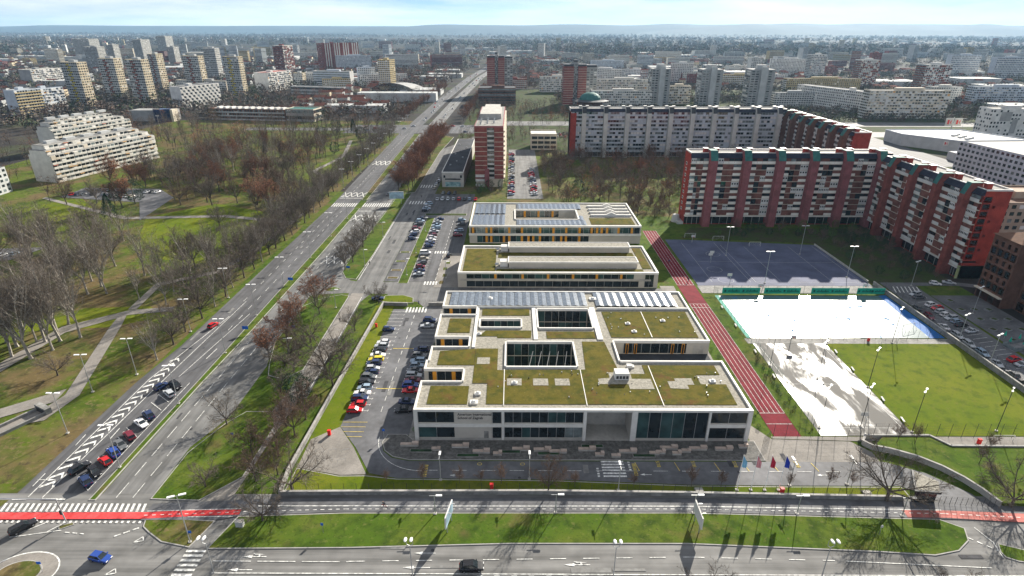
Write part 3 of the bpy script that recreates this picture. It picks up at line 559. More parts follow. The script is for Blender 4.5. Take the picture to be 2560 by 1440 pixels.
# --- middle building with two raised roof bars
Mi = thing('sports_hall', 'low beige school wing with two long raised roof bars, behind the main school', 'school', (0, 0, 0))
z2 = 6.3
footprint(Mi, [(-20.5, 55.2, 203.2, 233)], [], z2, BEIGE, GRAVEL, .7)
for pts in (rect(-18.8, -6.4, 205.5, 230), rect(50.2, 53.6, 208, 231), rect(-5.6, 49.4, 219.6, 225.6), rect(-6, 50, 204.8, 207.6)): sheet3('green_roof', pts, z2 - .42, SEDUM, Mi)
for ya, yb in ((209, 214.4), (226, 231.4)):
    b_ = MB().box(-1.2, 48.2, ya, yb, z2 - .6, z2 + 1.9).build('roof_bar', BEIGE, Mi)
    MB().box(-1.6, 48.6, ya - .3, ya, z2 + 1.5, z2 + 2.1).box(-1.6, 48.6, yb, yb + .3, z2 + 1.5, z2 + 2.1).box(-1.6, -1.2, ya, yb, z2 + 1.51, z2 + 2.09).box(48.2, 48.6, ya, yb, z2 + 1.51, z2 + 2.09).build('coping', ROOFW, b_)
    MB().box(-1.1, 48.1, ya + .3, yb - .3, z2 + 1.9, z2 + 1.94).build('bar_roof', GRAVEL, b_)
    u_ = MB().box(-4.6, -1.7, ya + 1, ya + 4, z2 - .5, z2 + 1.6).build('ventilation_unit', OFFW, Mi); MB().tube((-5.2, ya + 2, z2 + .4), (-6.6, ya + 2, z2 + .2), .5, .5, 8).build('duct', METAL, u_)
glaze(Mi, -17.2, 46, 3.7, 5.6, 203.2, 22, [GLASS, GLASST, GLASS]); glaze(Mi, -17.2, 48, .4, 2.7, 203.2, 20, [GLASS])
for x in (-6.3, 4, 13.6, 23, 32, 41.2): panel(Mi, x - .45, x + .45, 3.7, 5.6, 203.2, ORANGE, 'orange_panel', .14)
inst('fascia', ubox(75.6, .2, .7, ROOFW), Mi, (17.4, 203, 5.62)); inst('floor_band', ubox(72, .25, .7, CONC), Mi, (16.5, 202.95, 2.85))
glaze(Mi, 50.2, 53.6, .4, 5.4, 203.2, 2, [GLASS])
# --- back building with solar roof and courtyard
Bk = thing('school_annex', 'beige school wing with solar roof, orange window panels and sunken court, farthest of the three', 'school', (0, 0, 0))
z3 = 8.5
footprint(Bk, [(-19.5, 58.6, 253.4, 291.6)], [(1.6, 31, 263.7, 279.4)], z3, BEIGE, GRAVEL, .6)
tents(Bk, -18.4, -1, 255, 271, 2.5, z3 - .5, 3); tents(Bk, -18.2, -1, 273, 289.5, 2.5, z3 - .5, 3); tents(Bk, 2, 34.8, 255.2, 262.3, 2.3, z3 - .5, 2); tents(Bk, 2, 34.8, 281, 290, 2.3, z3 - .5, 2)
for y in (263.5, 272, 281): tents(Bk, 31.4, 34.4, y - 1, y + 6, 2.3, z3 - .5, 1) if y < 272 else None
sheet3('green_roof', rect(36.4, 56.4, 256.8, 266.6), z3 - .42, SEDUM, Bk)
for k, y in enumerate((269.5, 274.5, 279.5, 285)):
    mb = MB(); pr_ = [(37.6, 0), (45, .05), (47.4, 1.2), (50, .05), (57, 0)]
    for (xa, za), (xb, zb) in zip(pr_, pr_[1:]): mb.face([(xa, y, z3 + za + .35), (xb, y, z3 + zb + .35), (xb, y + 1.6, z3 + zb + .1), (xa, y + 1.6, z3 + za + .1)]); mb.face([(xa, y, z3 - .55), (xb, y, z3 - .55), (xb, y, z3 + zb + .35), (xa, y, z3 + za + .35)]); mb.face([(xa, y + 1.6, z3 - .55), (xa, y + 1.6, z3 + za + .1), (xb, y + 1.6, z3 + zb + .1), (xb, y + 1.6, z3 - .55)])
    mb.build('rooflight', ROOFW, Bk)
glaze(Bk, -19, 58, 4.9, 7.7, 253.4, 30, [GLASST, GLASS, GLASSP, GLASST]); glaze(Bk, -16, 35, .5, 3.6, 253.4, 20, [GLASS, GLASS, GLASST])
for px in (960, 1060, 1095, 1230, 1325, 1460, 1560, 1655, 1755, 1845, 1885, 1920, 1960, 2045, 2145):
    x = -19 + (px - 940) / 1270 * 77.4; panel(Bk, x - .5, x + .5, 4.9, 7.7, 253.4, ORANGE, 'orange_panel', .14)
for px in (1060, 1095, 1190, 1230, 1325, 1375, 1410, 1460, 1560, 1620, 1655, 1755):
    x = -19 + (px - 940) / 1270 * 77.4; panel(Bk, x - .5, x + .5, .5, 3.6, 253.4, ORANGE, 'orange_panel', .14)
inst('floor_band', ubox(78.4, .5, .95, ROOFW), Bk, (19.5, 252.95, 3.8)); inst('fascia', ubox(78.4, .3, .8, ROOFW), Bk, (19.5, 253.1, 7.75))
glaze(Bk, 2, 23, 4.6, 7.7, 279.4, 9, [GLASST, GLASS]); panel(Bk, 23.2, 30.8, 1, 7.8, 279.4, CONC)
for x in (6.2, 13, 20): panel(Bk, x - .5, x + .5, 4.6, 7.7, 279.4, ORANGE, 'orange_panel', .14)
for x in BUS_MARKS: o = text('bus_lettering', 'BUS', 1.2, lot, (x, 103.6, .11), (0, 0, math.pi / 2), ROADY)
# --- plaza furniture: concrete and timber blocks
TIMB = A('pale_timber', (.46, .37, .31), .8, .15, .8)
blk = [(-24, 110.7, 4.2, 0), (-17.6, 109.2, 2.0, 1), (-12, 110.2, 4, 0), (-7, 108.3, 3.9, 0), (-3.2, 107.6, 2, 0), (2.2, 109.2, 4, 0), (7.2, 109, 4, 0), (10.8, 108.4, 4, 1), (17.6, 109.2, 4, 0), (20.3, 107.4, 2, 0), (24, 107, 2, 1), (27, 108.5, 4, 0), (33, 107.9, 2.2, 1), (34.6, 108.3, 2, 0), (36.8, 109.8, 4, 0), (38.2, 107.9, 2, 0), (40.6, 108.8, 2, 1), (43.6, 109.6, 4, 0), (49.6, 109.5, 4, 0), (54.4, 110.4, 2, 0)]
for i, (x, y, L, k) in enumerate(blk):
    t = thing('plaza_bench', 'pale block bench on the shaded plaza, %s from the left end' % nth(i), 'bench', (x, y, .15), 0, 'block benches on the school plaza')
    MB().box(-L / 2, L / 2, -.35, .35, 0, .5).build('base', CONC, t); MB().box(-L / 2 - .04, L * .1, -.4, .4, .5, .66).build('seat', TIMB, t)
    MB().box(L * .14, L / 2 + .04, -.42, .42, .5, 1.1 if k == 0 else .8).build('backrest', TIMB, t)
for i, (x, y) in enumerate(((-21, 108.7), (-10, 107.1), (-.5, 108.4), (8.6, 107.8), (19, 110.5), (30.5, 107.2))):
    t = thing('planting_box', 'low dark planting bed set in the plaza, %s from the left' % nth(i), 'planter', (x, y, .15), 0, 'planting beds on the plaza')
    MB().box(-2.6, 2.6, -.55, .55, 0, .25).build('rim', CONCD, t); MB().box(-2.45, 2.45, -.42, .42, .25, .27).build('soil', LEAFD, t)
YEL = A('yellow_balcony', (.42, .34, .06), .8, .15, .5); RUST = A('russet_balcony', (.20, .07, .055), .8, .2, .5); TAN = A('sandy_cladding', (.58, .49, .34), .85, .1, .3)
BLUEW = A('bluish_white_render', (.48, .52, .56), .85, .1, .2); PALE = A('pale_cladding', (.60, .58, .52), .85, .1, .3); YELR = A('yellow_render', (.46, .37, .20), .85, .12, .2)
# ------------------------------------------------------------------ apartment slabs with pylons (local frame: x along the front, front facing -y)
def pylon_slab(name, label, loc, rz, L, D, floors, bays, brick, pyl, loggia, panelm, cap, joined=False, gz=5.0, fh=2.85, proud=3.4, pw=3.4, sides=True, seed=1):
    r_ = random.Random(seed); H = gz + floors * fh
    T = thing(name, label, 'apartment block', loc, rz)
    bay = L / bays; attic = 2.2
    MB().box(0, L, 1.3, D, 0, H).build('wall', brick, T)
    # sloped dark attic band, parapet, roof deck
    mb = MB(); mb.face([(0, -.2, H), (L, -.2, H), (L, 1.6, H + attic), (0, 1.6, H + attic)]); mb.face([(0, -.2, H), (0, 1.6, H + attic), (0, 1.6, H)]); mb.face([(L, -.2, H), (L, 1.6, H), (L, 1.6, H + attic)])
    mb.build('attic_roof', NAVY, T)
    MB().box(0, L, 1.6, D, H, H + attic - .5).build('attic_wall', brick, T); MB().box(.4, L - .4, 2, D - .4, H + attic - .5, H + attic - .45).build('roof_deck', CONCD, T)
    for a in ((0, L, 1.5, 1.9), (0, L, D - .4, D), (0, .4, 1.9, D - .4), (L - .4, L, 1.9, D - .4)): MB().box(*a, H + attic - .5, H + attic + .15 + .004 * a[0] / L).build('parapet', ROOFW, T)
    px = [bay * (k + .62) for k in range(bays)]
    for x in px:
        p = MB().box(x - pw / 2, x + pw / 2, -proud, 1.25, 0, H - .6); q = x - pw / 2, x + pw / 2
        p.face([(q[0], -proud, H - .6), (q[1], -proud, H - .6), (q[1], -1.0, H + attic + 1.4), (q[0], -1.0, H + attic + 1.4)])
        p.face([(q[0], -proud, H - .6), (q[0], -1.0, H + attic + 1.4), (q[0], 3.5, H + attic + 1.4), (q[0], 3.5, H - .6)]); p.face([(q[1], -proud, H - .6), (q[1], 3.5, H - .6), (q[1], 3.5, H + attic + 1.4), (q[1], -1.0, H + attic + 1.4)])
        p.face([(q[0], 3.5, H - .6), (q[0], 3.5, H + attic + 1.4), (q[1], 3.5, H + attic + 1.4), (q[1], 3.5, H - .6)])
        o = p.build('pylon', pyl, T)
        c = MB(); c.face([(q[0] - .05, -proud - .08, H - .7), (q[1] + .05, -proud - .08, H - .7), (q[1] + .05, -1.05, H + attic + 1.45), (q[0] - .05, -1.05, H + attic + 1.45)])
        c.box(q[0] - .1, q[1] + .1, -1.05, 3.6, H + attic + 1.4, H + attic + 1.6); c.build('pylon_cap', cap, o)
        for dx in (-2.6, 2.6):
            MB().box(x + dx - .9, x + dx + .9, 3.2, 5.4, H + attic - .5, H + attic + 1.7).build('chimney', brick, T); MB().box(x + dx - 1.15, x + dx + 1.15, 2.9, 5.7, H + attic + 1.72, H + attic + 1.9).build('chimney_cap', ROOFW, T)
    jw = MB(); jp = MB(); jl = MB()
    segs = []; prev = 0
    for x in px: segs.append((prev, x - pw / 2)); prev = x + pw / 2
    segs.append((prev, L))
    for a, b in segs:
        w = b - a
        if w < 1.5: continue
        n = 4 if w > 8 else 2
        first = a == 0 and w < 8
        for f in range(floors):
            z = gz + f * fh
            if not joined: inst('floor_slab', ubox(w - .04, 1.3, .22, CREAM), T, ((a + b) / 2, 0, z - .11))
            else: jp.box(a + .02, b - .02, -.02, 1.28, z - .12, z + .15)
            mods = ([(a, a + w * .3, 0), (a + w * .3, a + w * .5, 1), (a + w * .5, a + w * .7, 1), (a + w * .7, b, 0)] if n == 4 else [(a, a + w / 2, 0), (a + w / 2, b, 0)]) if not joined else [(a + w * k / 6, a + w * (k + 1) / 6, 0) for k in range(6)]
            top = f == floors - 1
            for m0, m1, k in mods:
                cx, ww = (m0 + m1) / 2, m1 - m0 - .12
                enc = r_.random() < .15
                if joined:
                    if k == 0: jp.box(m0 + .06, m1 - .06, -.02, .12, z + .15, z + 1.1); jw.box(m0 + .15, m1 - .15, .25, .35, z + 1.1, z + fh - .2, r_.choice((0, 0, 1, 1, 2, 3)))
                    else: jw.box(m0 + .06, m1 - .06, .25, .35, z + .15, z + fh - .2, r_.choice((0, 2, 3, 2)))
                    continue
                if enc:
                    o = inst('enclosed_balcony', ubox(ww, .14, fh - .3, OFFW), T, (cx, -.02, z + .13))
                    for q in range(3): inst('window', ubox(ww / 5, .03, .8, GLASS), o, (-ww / 3 + q * ww / 3, -.03, 1.2))
                elif k == 0 or top:
                    inst('balcony_panel', ubox(ww, .12, 1.2, panelm), T, (cx, -.06, z + .12)); inst('window', ubox(ww, .06, 1.3, r_.choice((GLASS, GLASS, BROWNP, GLASSP, BROWNP))), T, (cx, .22, z + 1.33))
                else: inst('loggia_panel', ubox(ww, .06, fh - .3, r_.choice((loggia, loggia, loggia, GLASS))), T, (cx, .12, z + .13))
        inst('shop_window', ubox(w * .94, .1, gz - 1.4, GLASS), T, ((a + b) / 2, 1.15, .5)); inst('canopy', ubox(w, 1.5, .4, panelm), T, ((a + b) / 2, -.2, gz - .65))
        for q in (.2, .5, .8): inst('shop_post', ubox(.18, .12, gz - 1, CONC), T, (a + w * q, 1.0, .1))
    if joined:
        jw.build('window', [GLASS, GLASSP, loggia, OFFW], T, kind='stuff'); jp.build('balcony_panel', panelm, T, kind='stuff')
    return T, H
W1, H1 = pylon_slab('brick_slab', 'long red-brown brick apartment block with six pylons, behind the blue playground', (86.3, 282, 0), 0, 97, 11.5, 10, 6, BRICK, BRICKP, BROWNP, A('balcony_cream', (.80, .76, .68), .8, .1, .3), GREEND, seed=3)
for f in range(9):   # gable windows on the left end
    o = inst('gable_window', ubox(2.2, .12, 1.5, OFFW), W1, (-.02, 7.5, 6 + f * 2.85)); o.rotation_euler = (0, 0, -math.pi / 2)
    o2 = inst('window', ubox(1.4, .05, .9, GLASS), o, (0, -.04, .3))
MB().box(-3, -.05, 1, 11, 0, 1.2).tube((-2.6, 6, 0), (-2.6, 6, 3.6), 2.4, 1.6, 12).build('entrance_dome', GREYC, W1)
W2, H2 = pylon_slab('brick_slab', 'red brick apartment block turned side-on with bare red gable, right of the playground', (175, 277, 0), -math.pi / 2, 63.5, 11.5, 10, 4, BRICK, BRICKO, BROWNP, OFFW, GREEND, proud=2.6, pw=2.5, seed=5)
# gable facing the camera: window strip, green painted base
gx = 63.5
def gable(z, w, h, m, v, name='gable_window', t=.1):
    o = inst(name, ubox(w, t, h, m), W2, (gx + .0, v, z)); o.rotation_euler = (0, 0, math.pi / 2); return o
gable(.0, 11.4, 5.4, A('pale_green_paint', (.36, .45, .22), .85, .12, .4), 5.85, 'painted_base', .06)
for f in range(9):
    o = gable(8 + f * 2.85, 2.9, 2.3, CREAM, 3.2, 'gable_loggia', .2); inst('window', ubox(2.4, .05, 1.3, GLASS), o, (0, -.04, .8))
    if f % 2: gable(8.6 + f * 2.85, 1.1, 1.1, r_c if False else GLASS, 6.2)
gable(6.6, 5.6, .8, OFFW, 3.9, 'gable_balcony', .9)
W3, H3 = pylon_slab('grey_slab', 'very long grey apartment block with ten concrete pylons, behind the bare grove', (43.5, 452, 0), 0, 162, 13, 10, 10, GREYC, A('pylon_concrete', (.50, .50, .46), .85, .1, .2), BLUEW, BLUEW, DMETAL, joined=True, gz=4.5, fh=2.9, proud=3.0, pw=3.0, seed=8)
MB().box(0, .3, -.1, 12.9, 0, H3).box(.3, 4.4, -.5, 1.3, 0, H3 - 1).build('end_wall', BRICK, W3)
W4, H4 = pylon_slab('brick_slab', 'red brick block with slanted pylons stepping down behind the long grey block', (206, 462, 0), -math.pi / 2, 100, 12, 9, 7, BRICK, BRICKD, BROWNP, OFFW, GREEND, joined=True, gz=5, fh=2.9, seed=11)
# ------------------------------------------------------------------ general apartment buildings
WIN = [GLASS, GLASSP, OFFW, CREAM, ORANGE, BROWNP]
def block(name, label, cat, c, w, d, h, wall, rot=0, floors=None, front='win', right='win', left=None, roof=CONCD, seed=0, group=None, wts=(8, 2.4, .4), band=None, bay=3.0, hut=True, stripe=None, rightwall=None, base=0):
    """flat-roofed block; c = corner between the front (facing -y) and the right face; rot in degrees clockwise"""
    r_ = random.Random(seed or name + str(c)); T = thing(name, label, cat, (c[0], c[1], 0), -R(rot), group)
    floors = floors or max(2, round(h / 2.9)); fh = (h - base) / floors
    MB().box(-w, 0, 0, d, 0, h).build('wall', wall, T)
    MB().box(-w, 0, 0, .3, h, h + .7).box(-w, 0, d - .3, d, h, h + .7).box(-w, -w + .3, .3, d - .3, h, h + .69).box(-.3, 0, .3, d - .3, h, h + .69).build('parapet', rightwall or wall, T)
    MB().box(-w + .3, -.3, .3, d - .3, h, h + .05).build('roof_deck', roof, T)
    if hut and w > 6 and d > 6: MB().box(-w * .65, -w * .3, d * .3, d * .3 + min(6, d * .4), h, h + 3).build('roof_hut', wall, T)
    jw, jb = MB(), MB()
    def fc(style, n_along, put):
        if not style: return
        nb = max(1, int(n_along / bay)); s = n_along / nb
        for f in range(floors):
            z = base + f * fh
            if style == 'band': put(jw, .15, n_along - .15, z + fh * .38, z + fh * .9, .04, r_.choice((0, 0, 1)))
            if style in ('balc', 'bandbalc'): put(jb, .1, n_along - .1, z, z + fh * .36, .9 if style == 'balc' else .5, 0)
            for k in range(nb):
                if style == 'band': continue
                m = r_.choices((0, 1, 2) if style != 'gay' else (0, 1, 2, 3, 4, 5), wts if style != 'gay' else (9, 4, 2.2, 2, .25, .5))[0]
                if style == 'check' and (k + f) % 2: put(jb, k * s + .1, k * s + s - .1, z + .1, z + fh * .95, .35, 0); continue
                if style == 'gay' and r_.random() < .5: put(jb, k * s + .1, k * s + s - .1, z, z + fh * r_.choice((.38, .38, .9)), r_.choice((.3, .9)), 0)
                a = .12 if style in ('balc', 'gay', 'check') else .22
                put(jw, k * s + s * a, k * s + s * (1 - a), z + fh * .36, z + fh * .88, .05, m)
    if rightwall: MB().box(.0, .06, .0, d, 0, h + .7).build('gable_cladding', rightwall, T)
    fc(front, w, lambda M_, a, b, z0, z1, t, m: M_.box(-w + a, -w + b, -t, .02, z0, z1, m, True))
    fc(right, d, lambda M_, a, b, z0, z1, t, m: M_.box(-.02, t + (.06 if rightwall else 0), a, b, z0, z1, m, True))
    fc(left, d, lambda M_, a, b, z0, z1, t, m: M_.box(-w - t, -w + .02, a, b, z0, z1, m, True))
    if stripe:
        sx, sw, sm = stripe; js = MB()
        for f in range(floors): js.box(-w + sx + (f % 2) * sw * .35, -w + sx + sw * .65 + (f % 2) * sw * .35, -1.0, .0, base + f * fh, base + f * fh + fh * .55)
        js.build('balcony', sm, T, kind='stuff')
    if jw.f: jw.build('window', WIN, T, kind='stuff')
    if jb.f: jb.build('balcony_panel', band or OFFW, T, kind='stuff')
    return T
tower = lambda lab, c, w, d, h, stripe, seed, side=TAN, wall=GREYC: block('tower_block', lab, 'tower block', c, w, d, h, wall, 14, 17, 'balc', 'win', seed=seed, stripe=stripe, rightwall=side, band=GREYC, group='striped tower blocks on the left')
tower('grey tower with a yellow balcony stripe, leftmost of the striped towers', (-526, 753), 25, 13, 51, (9, 6.5, YEL), 1)
tower('grey tower with dark red stripe, second of the striped towers', (-530, 830), 25, 12, 52, (8, 7, RUST), 2)
tower('grey tower with russet stripe and tan side, nearest the stepped white block', (-464, 780), 24, 12, 53, (8, 7, RUST), 3)
tower('short-fronted grey tower with tan gable half hidden behind the russet-striped tower', (-558, 981), 16, 14, 52, (5, 5, RUST), 4)
tower('grey tower with an ochre stripe, rightmost of the striped towers', (-392, 894), 26, 10, 52, (8, 7, YEL), 5)
tower('dark grey tower with tan gable behind the honeycomb block', (-458, 912), 28, 11, 52, (9, 7, RUST), 6)
tower('tall plain grey tower with ribbed side behind the ochre-striped tower', (-553, 1168), 25, 13, 55, None, 7, PALE)
for i, (c, w, d, h, lab) in enumerate((((-1267, 1892), 62, 35, 58, 'widest grey tower cluster at the far left skyline'), ((-929, 1408), 37, 20, 50, 'grey tower in front of the widest far tower cluster'), ((-881, 1390), 18, 16, 55, 'slim grey tower with stepped pale side left of centre skyline'), ((-996, 1694), 27, 31, 60, 'far grey tower with sunlit pale side and stepped top'), ((-1239, 2261), 39, 35, 62, 'tallest far grey tower on the left skyline'), ((-840, 1560), 20, 18, 46, 'lower grey tower between two far towers'))):
    block('tower_block', lab, 'tower block', c, w, d, h, GREYR, 14, None, 'win', 'win', seed=20 + i, rightwall=PALE, group='far towers on the left skyline')
block('apartment_tower', 'dark red-brown tower with white balconies, left of the wide red tower', 'tower block', (-482, 1321), 24, 36, 56, BRICKO, 14, 17, 'balc', 'gay', seed=31, band=BRICKO, rightwall=PALE)
block('apartment_tower', 'wide red-brown tower with white vertical ribs on the skyline', 'tower block', (-436, 1440), 26, 92, 58, BRICKO, 48, 17, 'win', None, seed=32)
RT = [o for o in COL.objects if o.name.startswith('apartment_tower')][-1]
for k in range(16): MB().box(-.05, 1.2, 1.5 + k * 5.7, 3.6 + k * 5.7, 0, 60 - (k % 3)).build('rib', PALE if k % 4 else BRICKO, RT)
block('honeycomb_block', 'white apartment block with chequered balcony front on the left', 'apartment block', (-402, 742), 16, 64, 24, OFFW, 17, 7, None, 'check', seed=33, band=PALE, bay=3.4, roof=DARKR)
block('apartment_block', 'long grey block behind the honeycomb block', 'apartment block', (-421, 905), 87, 12, 18, GREYC, 14, 6, 'bandbalc', None, seed=34, rightwall=CREAM)
block('apartment_block', 'white block with sunlit balconies left of the arena', 'apartment block', (-375, 948), 24, 63, 27, OFFW, 14, 9, None, 'gay', seed=35, band=PALE, roof=A('red_roof', (.30, .08, .06), .85, .2, .3))
block('apartment_block', 'small grey block with tan gable between two white blocks', 'apartment block', (-357, 1051), 17, 11, 20, GREYC, 14, 6, 'bandbalc', 'win', seed=36, rightwall=TAN)
block('office_block', 'wide grey-blue office block with white end wall below the red towers', 'office', (-266, 1012), 67, 13, 25, BLUEW, 14, 7, 'band', None, seed=37, rightwall=OFFW)
block('low_hall', 'long low pale hall in front of the grey-blue office block', 'hall', (-247, 899), 88, 15, 10, GREYC, 14, 2, 'band', None, seed=38, hut=False)
LS = block('primary_school', 'long low dark building with pale roof beyond the left park', 'school', (-240, 636), 84, 24, 11, BRICKD, 8, 3, 'bandbalc', None, seed=39, roof=CONC, band=GREYC, hut=False)
for k in range(11): MB().box(-80 + k * 7.3, -77 + k * 7.3, 6, 14, 11, 12.6).build('rooflight', OFFW, LS)
block('gymnasium', 'dark-roofed gymnasium with pale fins at the right end of the long low building', 'hall', (-208, 632), 31, 20, 12, GREYR, 8, 2, 'band', 'band', seed=40, roof=GREEND, rightwall=CREAM, hut=False)
block('white_block', 'bluish white apartment wing at the far left edge', 'apartment block', (-539, 662), 15, 30, 27, BLUEW, 14, 9, None, 'balc', seed=41, band=YELR)
block('white_block', 'bluish white apartment wing with sunlit balconies right of the blank wing', 'apartment block', (-545, 700), 12, 34, 25, BLUEW, 14, 8, None, 'gay', seed=42, band=OFFW)
block('apartment_block', 'pale sunlit slab behind the bluish white wings', 'apartment block', (-802, 1032), 25, 56, 25, GREYR, 14, 8, None, 'gay', seed=43, band=OFFW, rightwall=PALE)
# stepped white block: long sunlit side facing right
def stepped(label, c, d, tiers, seed):
    T = thing('stepped_block', label, 'apartment block', (c[0], c[1], 0), -R(14)); r_ = random.Random(seed)
    z = 0; x = 0; jw, jb = MB(), MB(); aw = MB()
    for ti, (h, wd, y0, y1) in enumerate(tiers):
        MB().box(x - wd, x, y0, y1, z, z + h).build('storeys', PALE, T); MB().box(x - wd + .2, x - .2, y0 + .2, y1 - .2, z + h, z + h + .25).build('terrace', CONCD, T)
        nf = max(1, round(h / 2.8)); nb = int((y1 - y0) / 3.1); s = (y1 - y0) / nb; fh = h / nf
        for f in range(nf):
            for k in range(nb):
                a, zz = y0 + k * s, z + f * fh; t = r_.choice((.9, .9, .9, .8))
                jb.box(x - .02, x + t, a + .08, a + s - .08, zz + .02, zz + fh * r_.choice((.4, .4, .4, .4, .4, .4, .85)), r_.choices((0, 1), (5, 1))[0], True)
                jw.box(x - .02, x + .06, a + .3, a + s - .3, zz + fh * .38, zz + fh * .92, r_.choices((0, 1, 2), (7, 3, 1.4))[0], True)
                if r_.random() < .07: aw.box(x + .1, x + 1.3, a + .1, a + s - .1, zz + fh * .8, zz + fh * .95, r_.choice((0, 0, 1, 2)), True)
        z += h; x -= 2.4
    for k in range(5): MB().box(x - 5, x - 2, 8 + k * d / 6.2, 15 + k * d / 6.2, z, z + 1.7).build('roof_hut', GREYC, T)
    jw.build('window', WIN, T, kind='stuff'); jb.build('balcony_panel', [PALE, CREAM], T, kind='stuff'); aw.build('awning', [A('awning_ochre', (.42, .25, .10), .8), A('awning_rust', (.36, .13, .08), .8), CREAM], T, kind='stuff')
    return T
stepped('large white stepped apartment block with busy balconies beside the left park', (-288, 365), 82, [(16.8, 17, 0, 82), (2.8, 13, 0, 80), (2.8, 10, 2, 74)], 1)
stepped('white stepped apartment block just behind the larger stepped one', (-354, 459), 72, [(16.8, 16, 0, 72), (2.8, 12, 0, 68), (2.8, 9, 3, 60), (1.4, 7, 8, 50)], 2)
block('apartment_block', 'low grey-white block cut by the left edge below the stepped block', 'apartment block', (-300, 330), 24, 14, 14, GREYC, 0, 5, 'bandbalc', 'win', seed=44)
# glass drum, arena, brown cube, dome pavilion
T = thing('glass_pavilion', 'dark blue curved glass building left of the honeycomb block', 'office', (-366, 633, 0))
mb = MB()
for k in range(14):
    a, b = R(180 + k * 180 / 14), R(180 + (k + 1) * 180 / 14); mb.face([(9 * math.cos(a), 9 * math.sin(a), 0), (9 * math.cos(b), 9 * math.sin(b), 0), (9 * math.cos(b), 9 * math.sin(b), 13), (9 * math.cos(a), 9 * math.sin(a), 13)])
mb.face([(9 * math.cos(R(180 + k * 180 / 14)), 9 * math.sin(R(180 + k * 180 / 14)), 13) for k in range(15)]); mb.build('glass_drum', A('blue_glass', (.015, .03, .09), .1, .2, .3, spec=.7), T)
MB().box(-34, 9, .1, 16, 0, 11).build('rear_wing', GREYR, T); MB().box(9, 11.5, -3, 8, 0, 12).build('end_wall', CREAM, T)
T = thing('arena', 'sports arena with curved grey roof beside the avenue', 'arena', (-178, 905, 0), R(-10))
mb = MB(); n = 10
for k in range(n):
    a, b = -1 + 2 * k / n, -1 + 2 * (k + 1) / n; za, zb = 9 + 8 * (1 - a * a), 9 + 8 * (1 - b * b)
    mb.face([(32 * a, -2, za), (32 * b, -2, zb), (32 * b, 52, zb * .8), (32 * a, 52, za * .8)]); mb.face([(32 * a, 0, 0), (32 * b, 0, 0), (32 * b, 0, zb), (32 * a, 0, za)], 1)
mb.build('roof', [GREYR, GLASS], T); MB().box(-30, 30, .1, 50, 0, 8.5).build('hall', GREYR, T); MB().box(-44, -32, -6, 20, 0, 6).build('annex', OFFW, T)
block('brown_office', 'dark brown cube office below the twin red tower beside the avenue', 'office', (4, 787), 48, 38, 20, BRICKD, 0, 6, 'band', 'band', seed=50, roof=DARKR)
T = thing('dome_pavilion', 'round pavilion with green copper dome behind the grey block', 'pavilion', (94, 741, 0))
MB().tube((0, 0, 0), (0, 0, 11), 15, 15, 20).build('drum', BRICKD, T); mb = MB(); n = 16
for j in range(5):
    a0, a1 = R(j * 18), R((j + 1) * 18)
    for k in range(n):
        t0, t1 = 2 * math.pi * k / n, 2 * math.pi * (k + 1) / n
        q = lambda a, t: (13 * math.cos(a) * math.cos(t), 13 * math.cos(a) * math.sin(t), 12 + 8.5 * math.sin(a))
        mb.face([q(a0, t0), q(a0, t1), q(a1, t1), q(a1, t0)])
mb.build('dome', GREEND, T); MB().tube((0, 0, 11), (0, 0, 12), 23, 18, 20).build('canopy', DMETAL, T); MB().tube((0, 0, 20), (0, 0, 24), .5, .1, 6).build('finial', DMETAL, T)
# twin brick towers, grey towers, chequered slabs
for i, (x, y, h, w) in enumerate(((-38, 920, 51, 38), (65, 790, 46.5, 43))):
    lab = ('taller dark red twin tower standing above the brown cube office', 'dark red twin tower behind the green dome pavilion')[i]
    T = thing('twin_tower', lab, 'tower block', (x, y, 0)); jw = MB(); jb = MB()
    for k, (x0, x1, dy, m, hh) in enumerate(((0, w * .3, 0, BRICKO, h), (w * .3, w * .43, 5, GREYR, h + 5), (w * .43, w * .68, 0, BRICKO, h), (w * .68, w, 3, GREYR, h - 1))):
        MB().box(x0, x1, dy, 24, 0, hh).build('shaft', m, T); MB().box(x0 + .5, x1 - .5, dy + 3, 20, hh, hh + 2.5).build('roof_hut', DMETAL, T)
        for f in range(int(hh / 2.9)):
            z = f * 2.9
            if m is BRICKO: jb.box(x0, x1, dy - .12, dy + .01, z, z + .35); jw.box(x0 - .1, x0 + .02, dy + 4, dy + 18, z + 1, z + 2.5, 0)
            else:
                for q in range(3): jw.box(x0 + (x1 - x0) * (q + .15) / 3, x0 + (x1 - x0) * (q + .85) / 3, dy - .06, dy + .01, z + 1, z + 2.5, rnd.choice((0, 0, 1, 2)))
    jw.build('window', WIN, T, kind='stuff'); jb.build('floor_band', CREAM, T, kind='stuff')
for i, (x0, x1, y) in enumerate(((175, 199, 780), (234, 260, 767), (295, 325, 769))):
    T = thing('grey_tower', 'grey concrete tower with blank central shaft, %s of three behind the long grey block' % ('leftmost', 'middle', 'rightmost')[i], 'tower block', (x0, y, 0), 0, 'grey concrete towers'); w = x1 - x0; jw = MB()
    MB().box(0, w, 0, 20, 0, 45).build('wall', GREYR, T); MB().box(w * .42, w * .68, -2.2, 0, 0, 48).build('shaft', GREYC, T); MB().box(w * .3, w * .7, 5, 12, 45, 50).build('roof_hut', GREYC, T)
    for f in range(15):
        for q in range(3): jw.box(-.5, .02, 1 + q * 6, 6 + q * 6, 1 + f * 2.9, 2.6 + f * 2.9, rnd.choice((0, 1, 2)), True)
        for q in (.05, .22, .75): jw.box(w * q, w * (q + .12), -.06, .02, 1 + f * 2.9, 2.4 + f * 2.9, rnd.choice((0, 0, 1)))
    jw.build('window', WIN, T, kind='stuff')
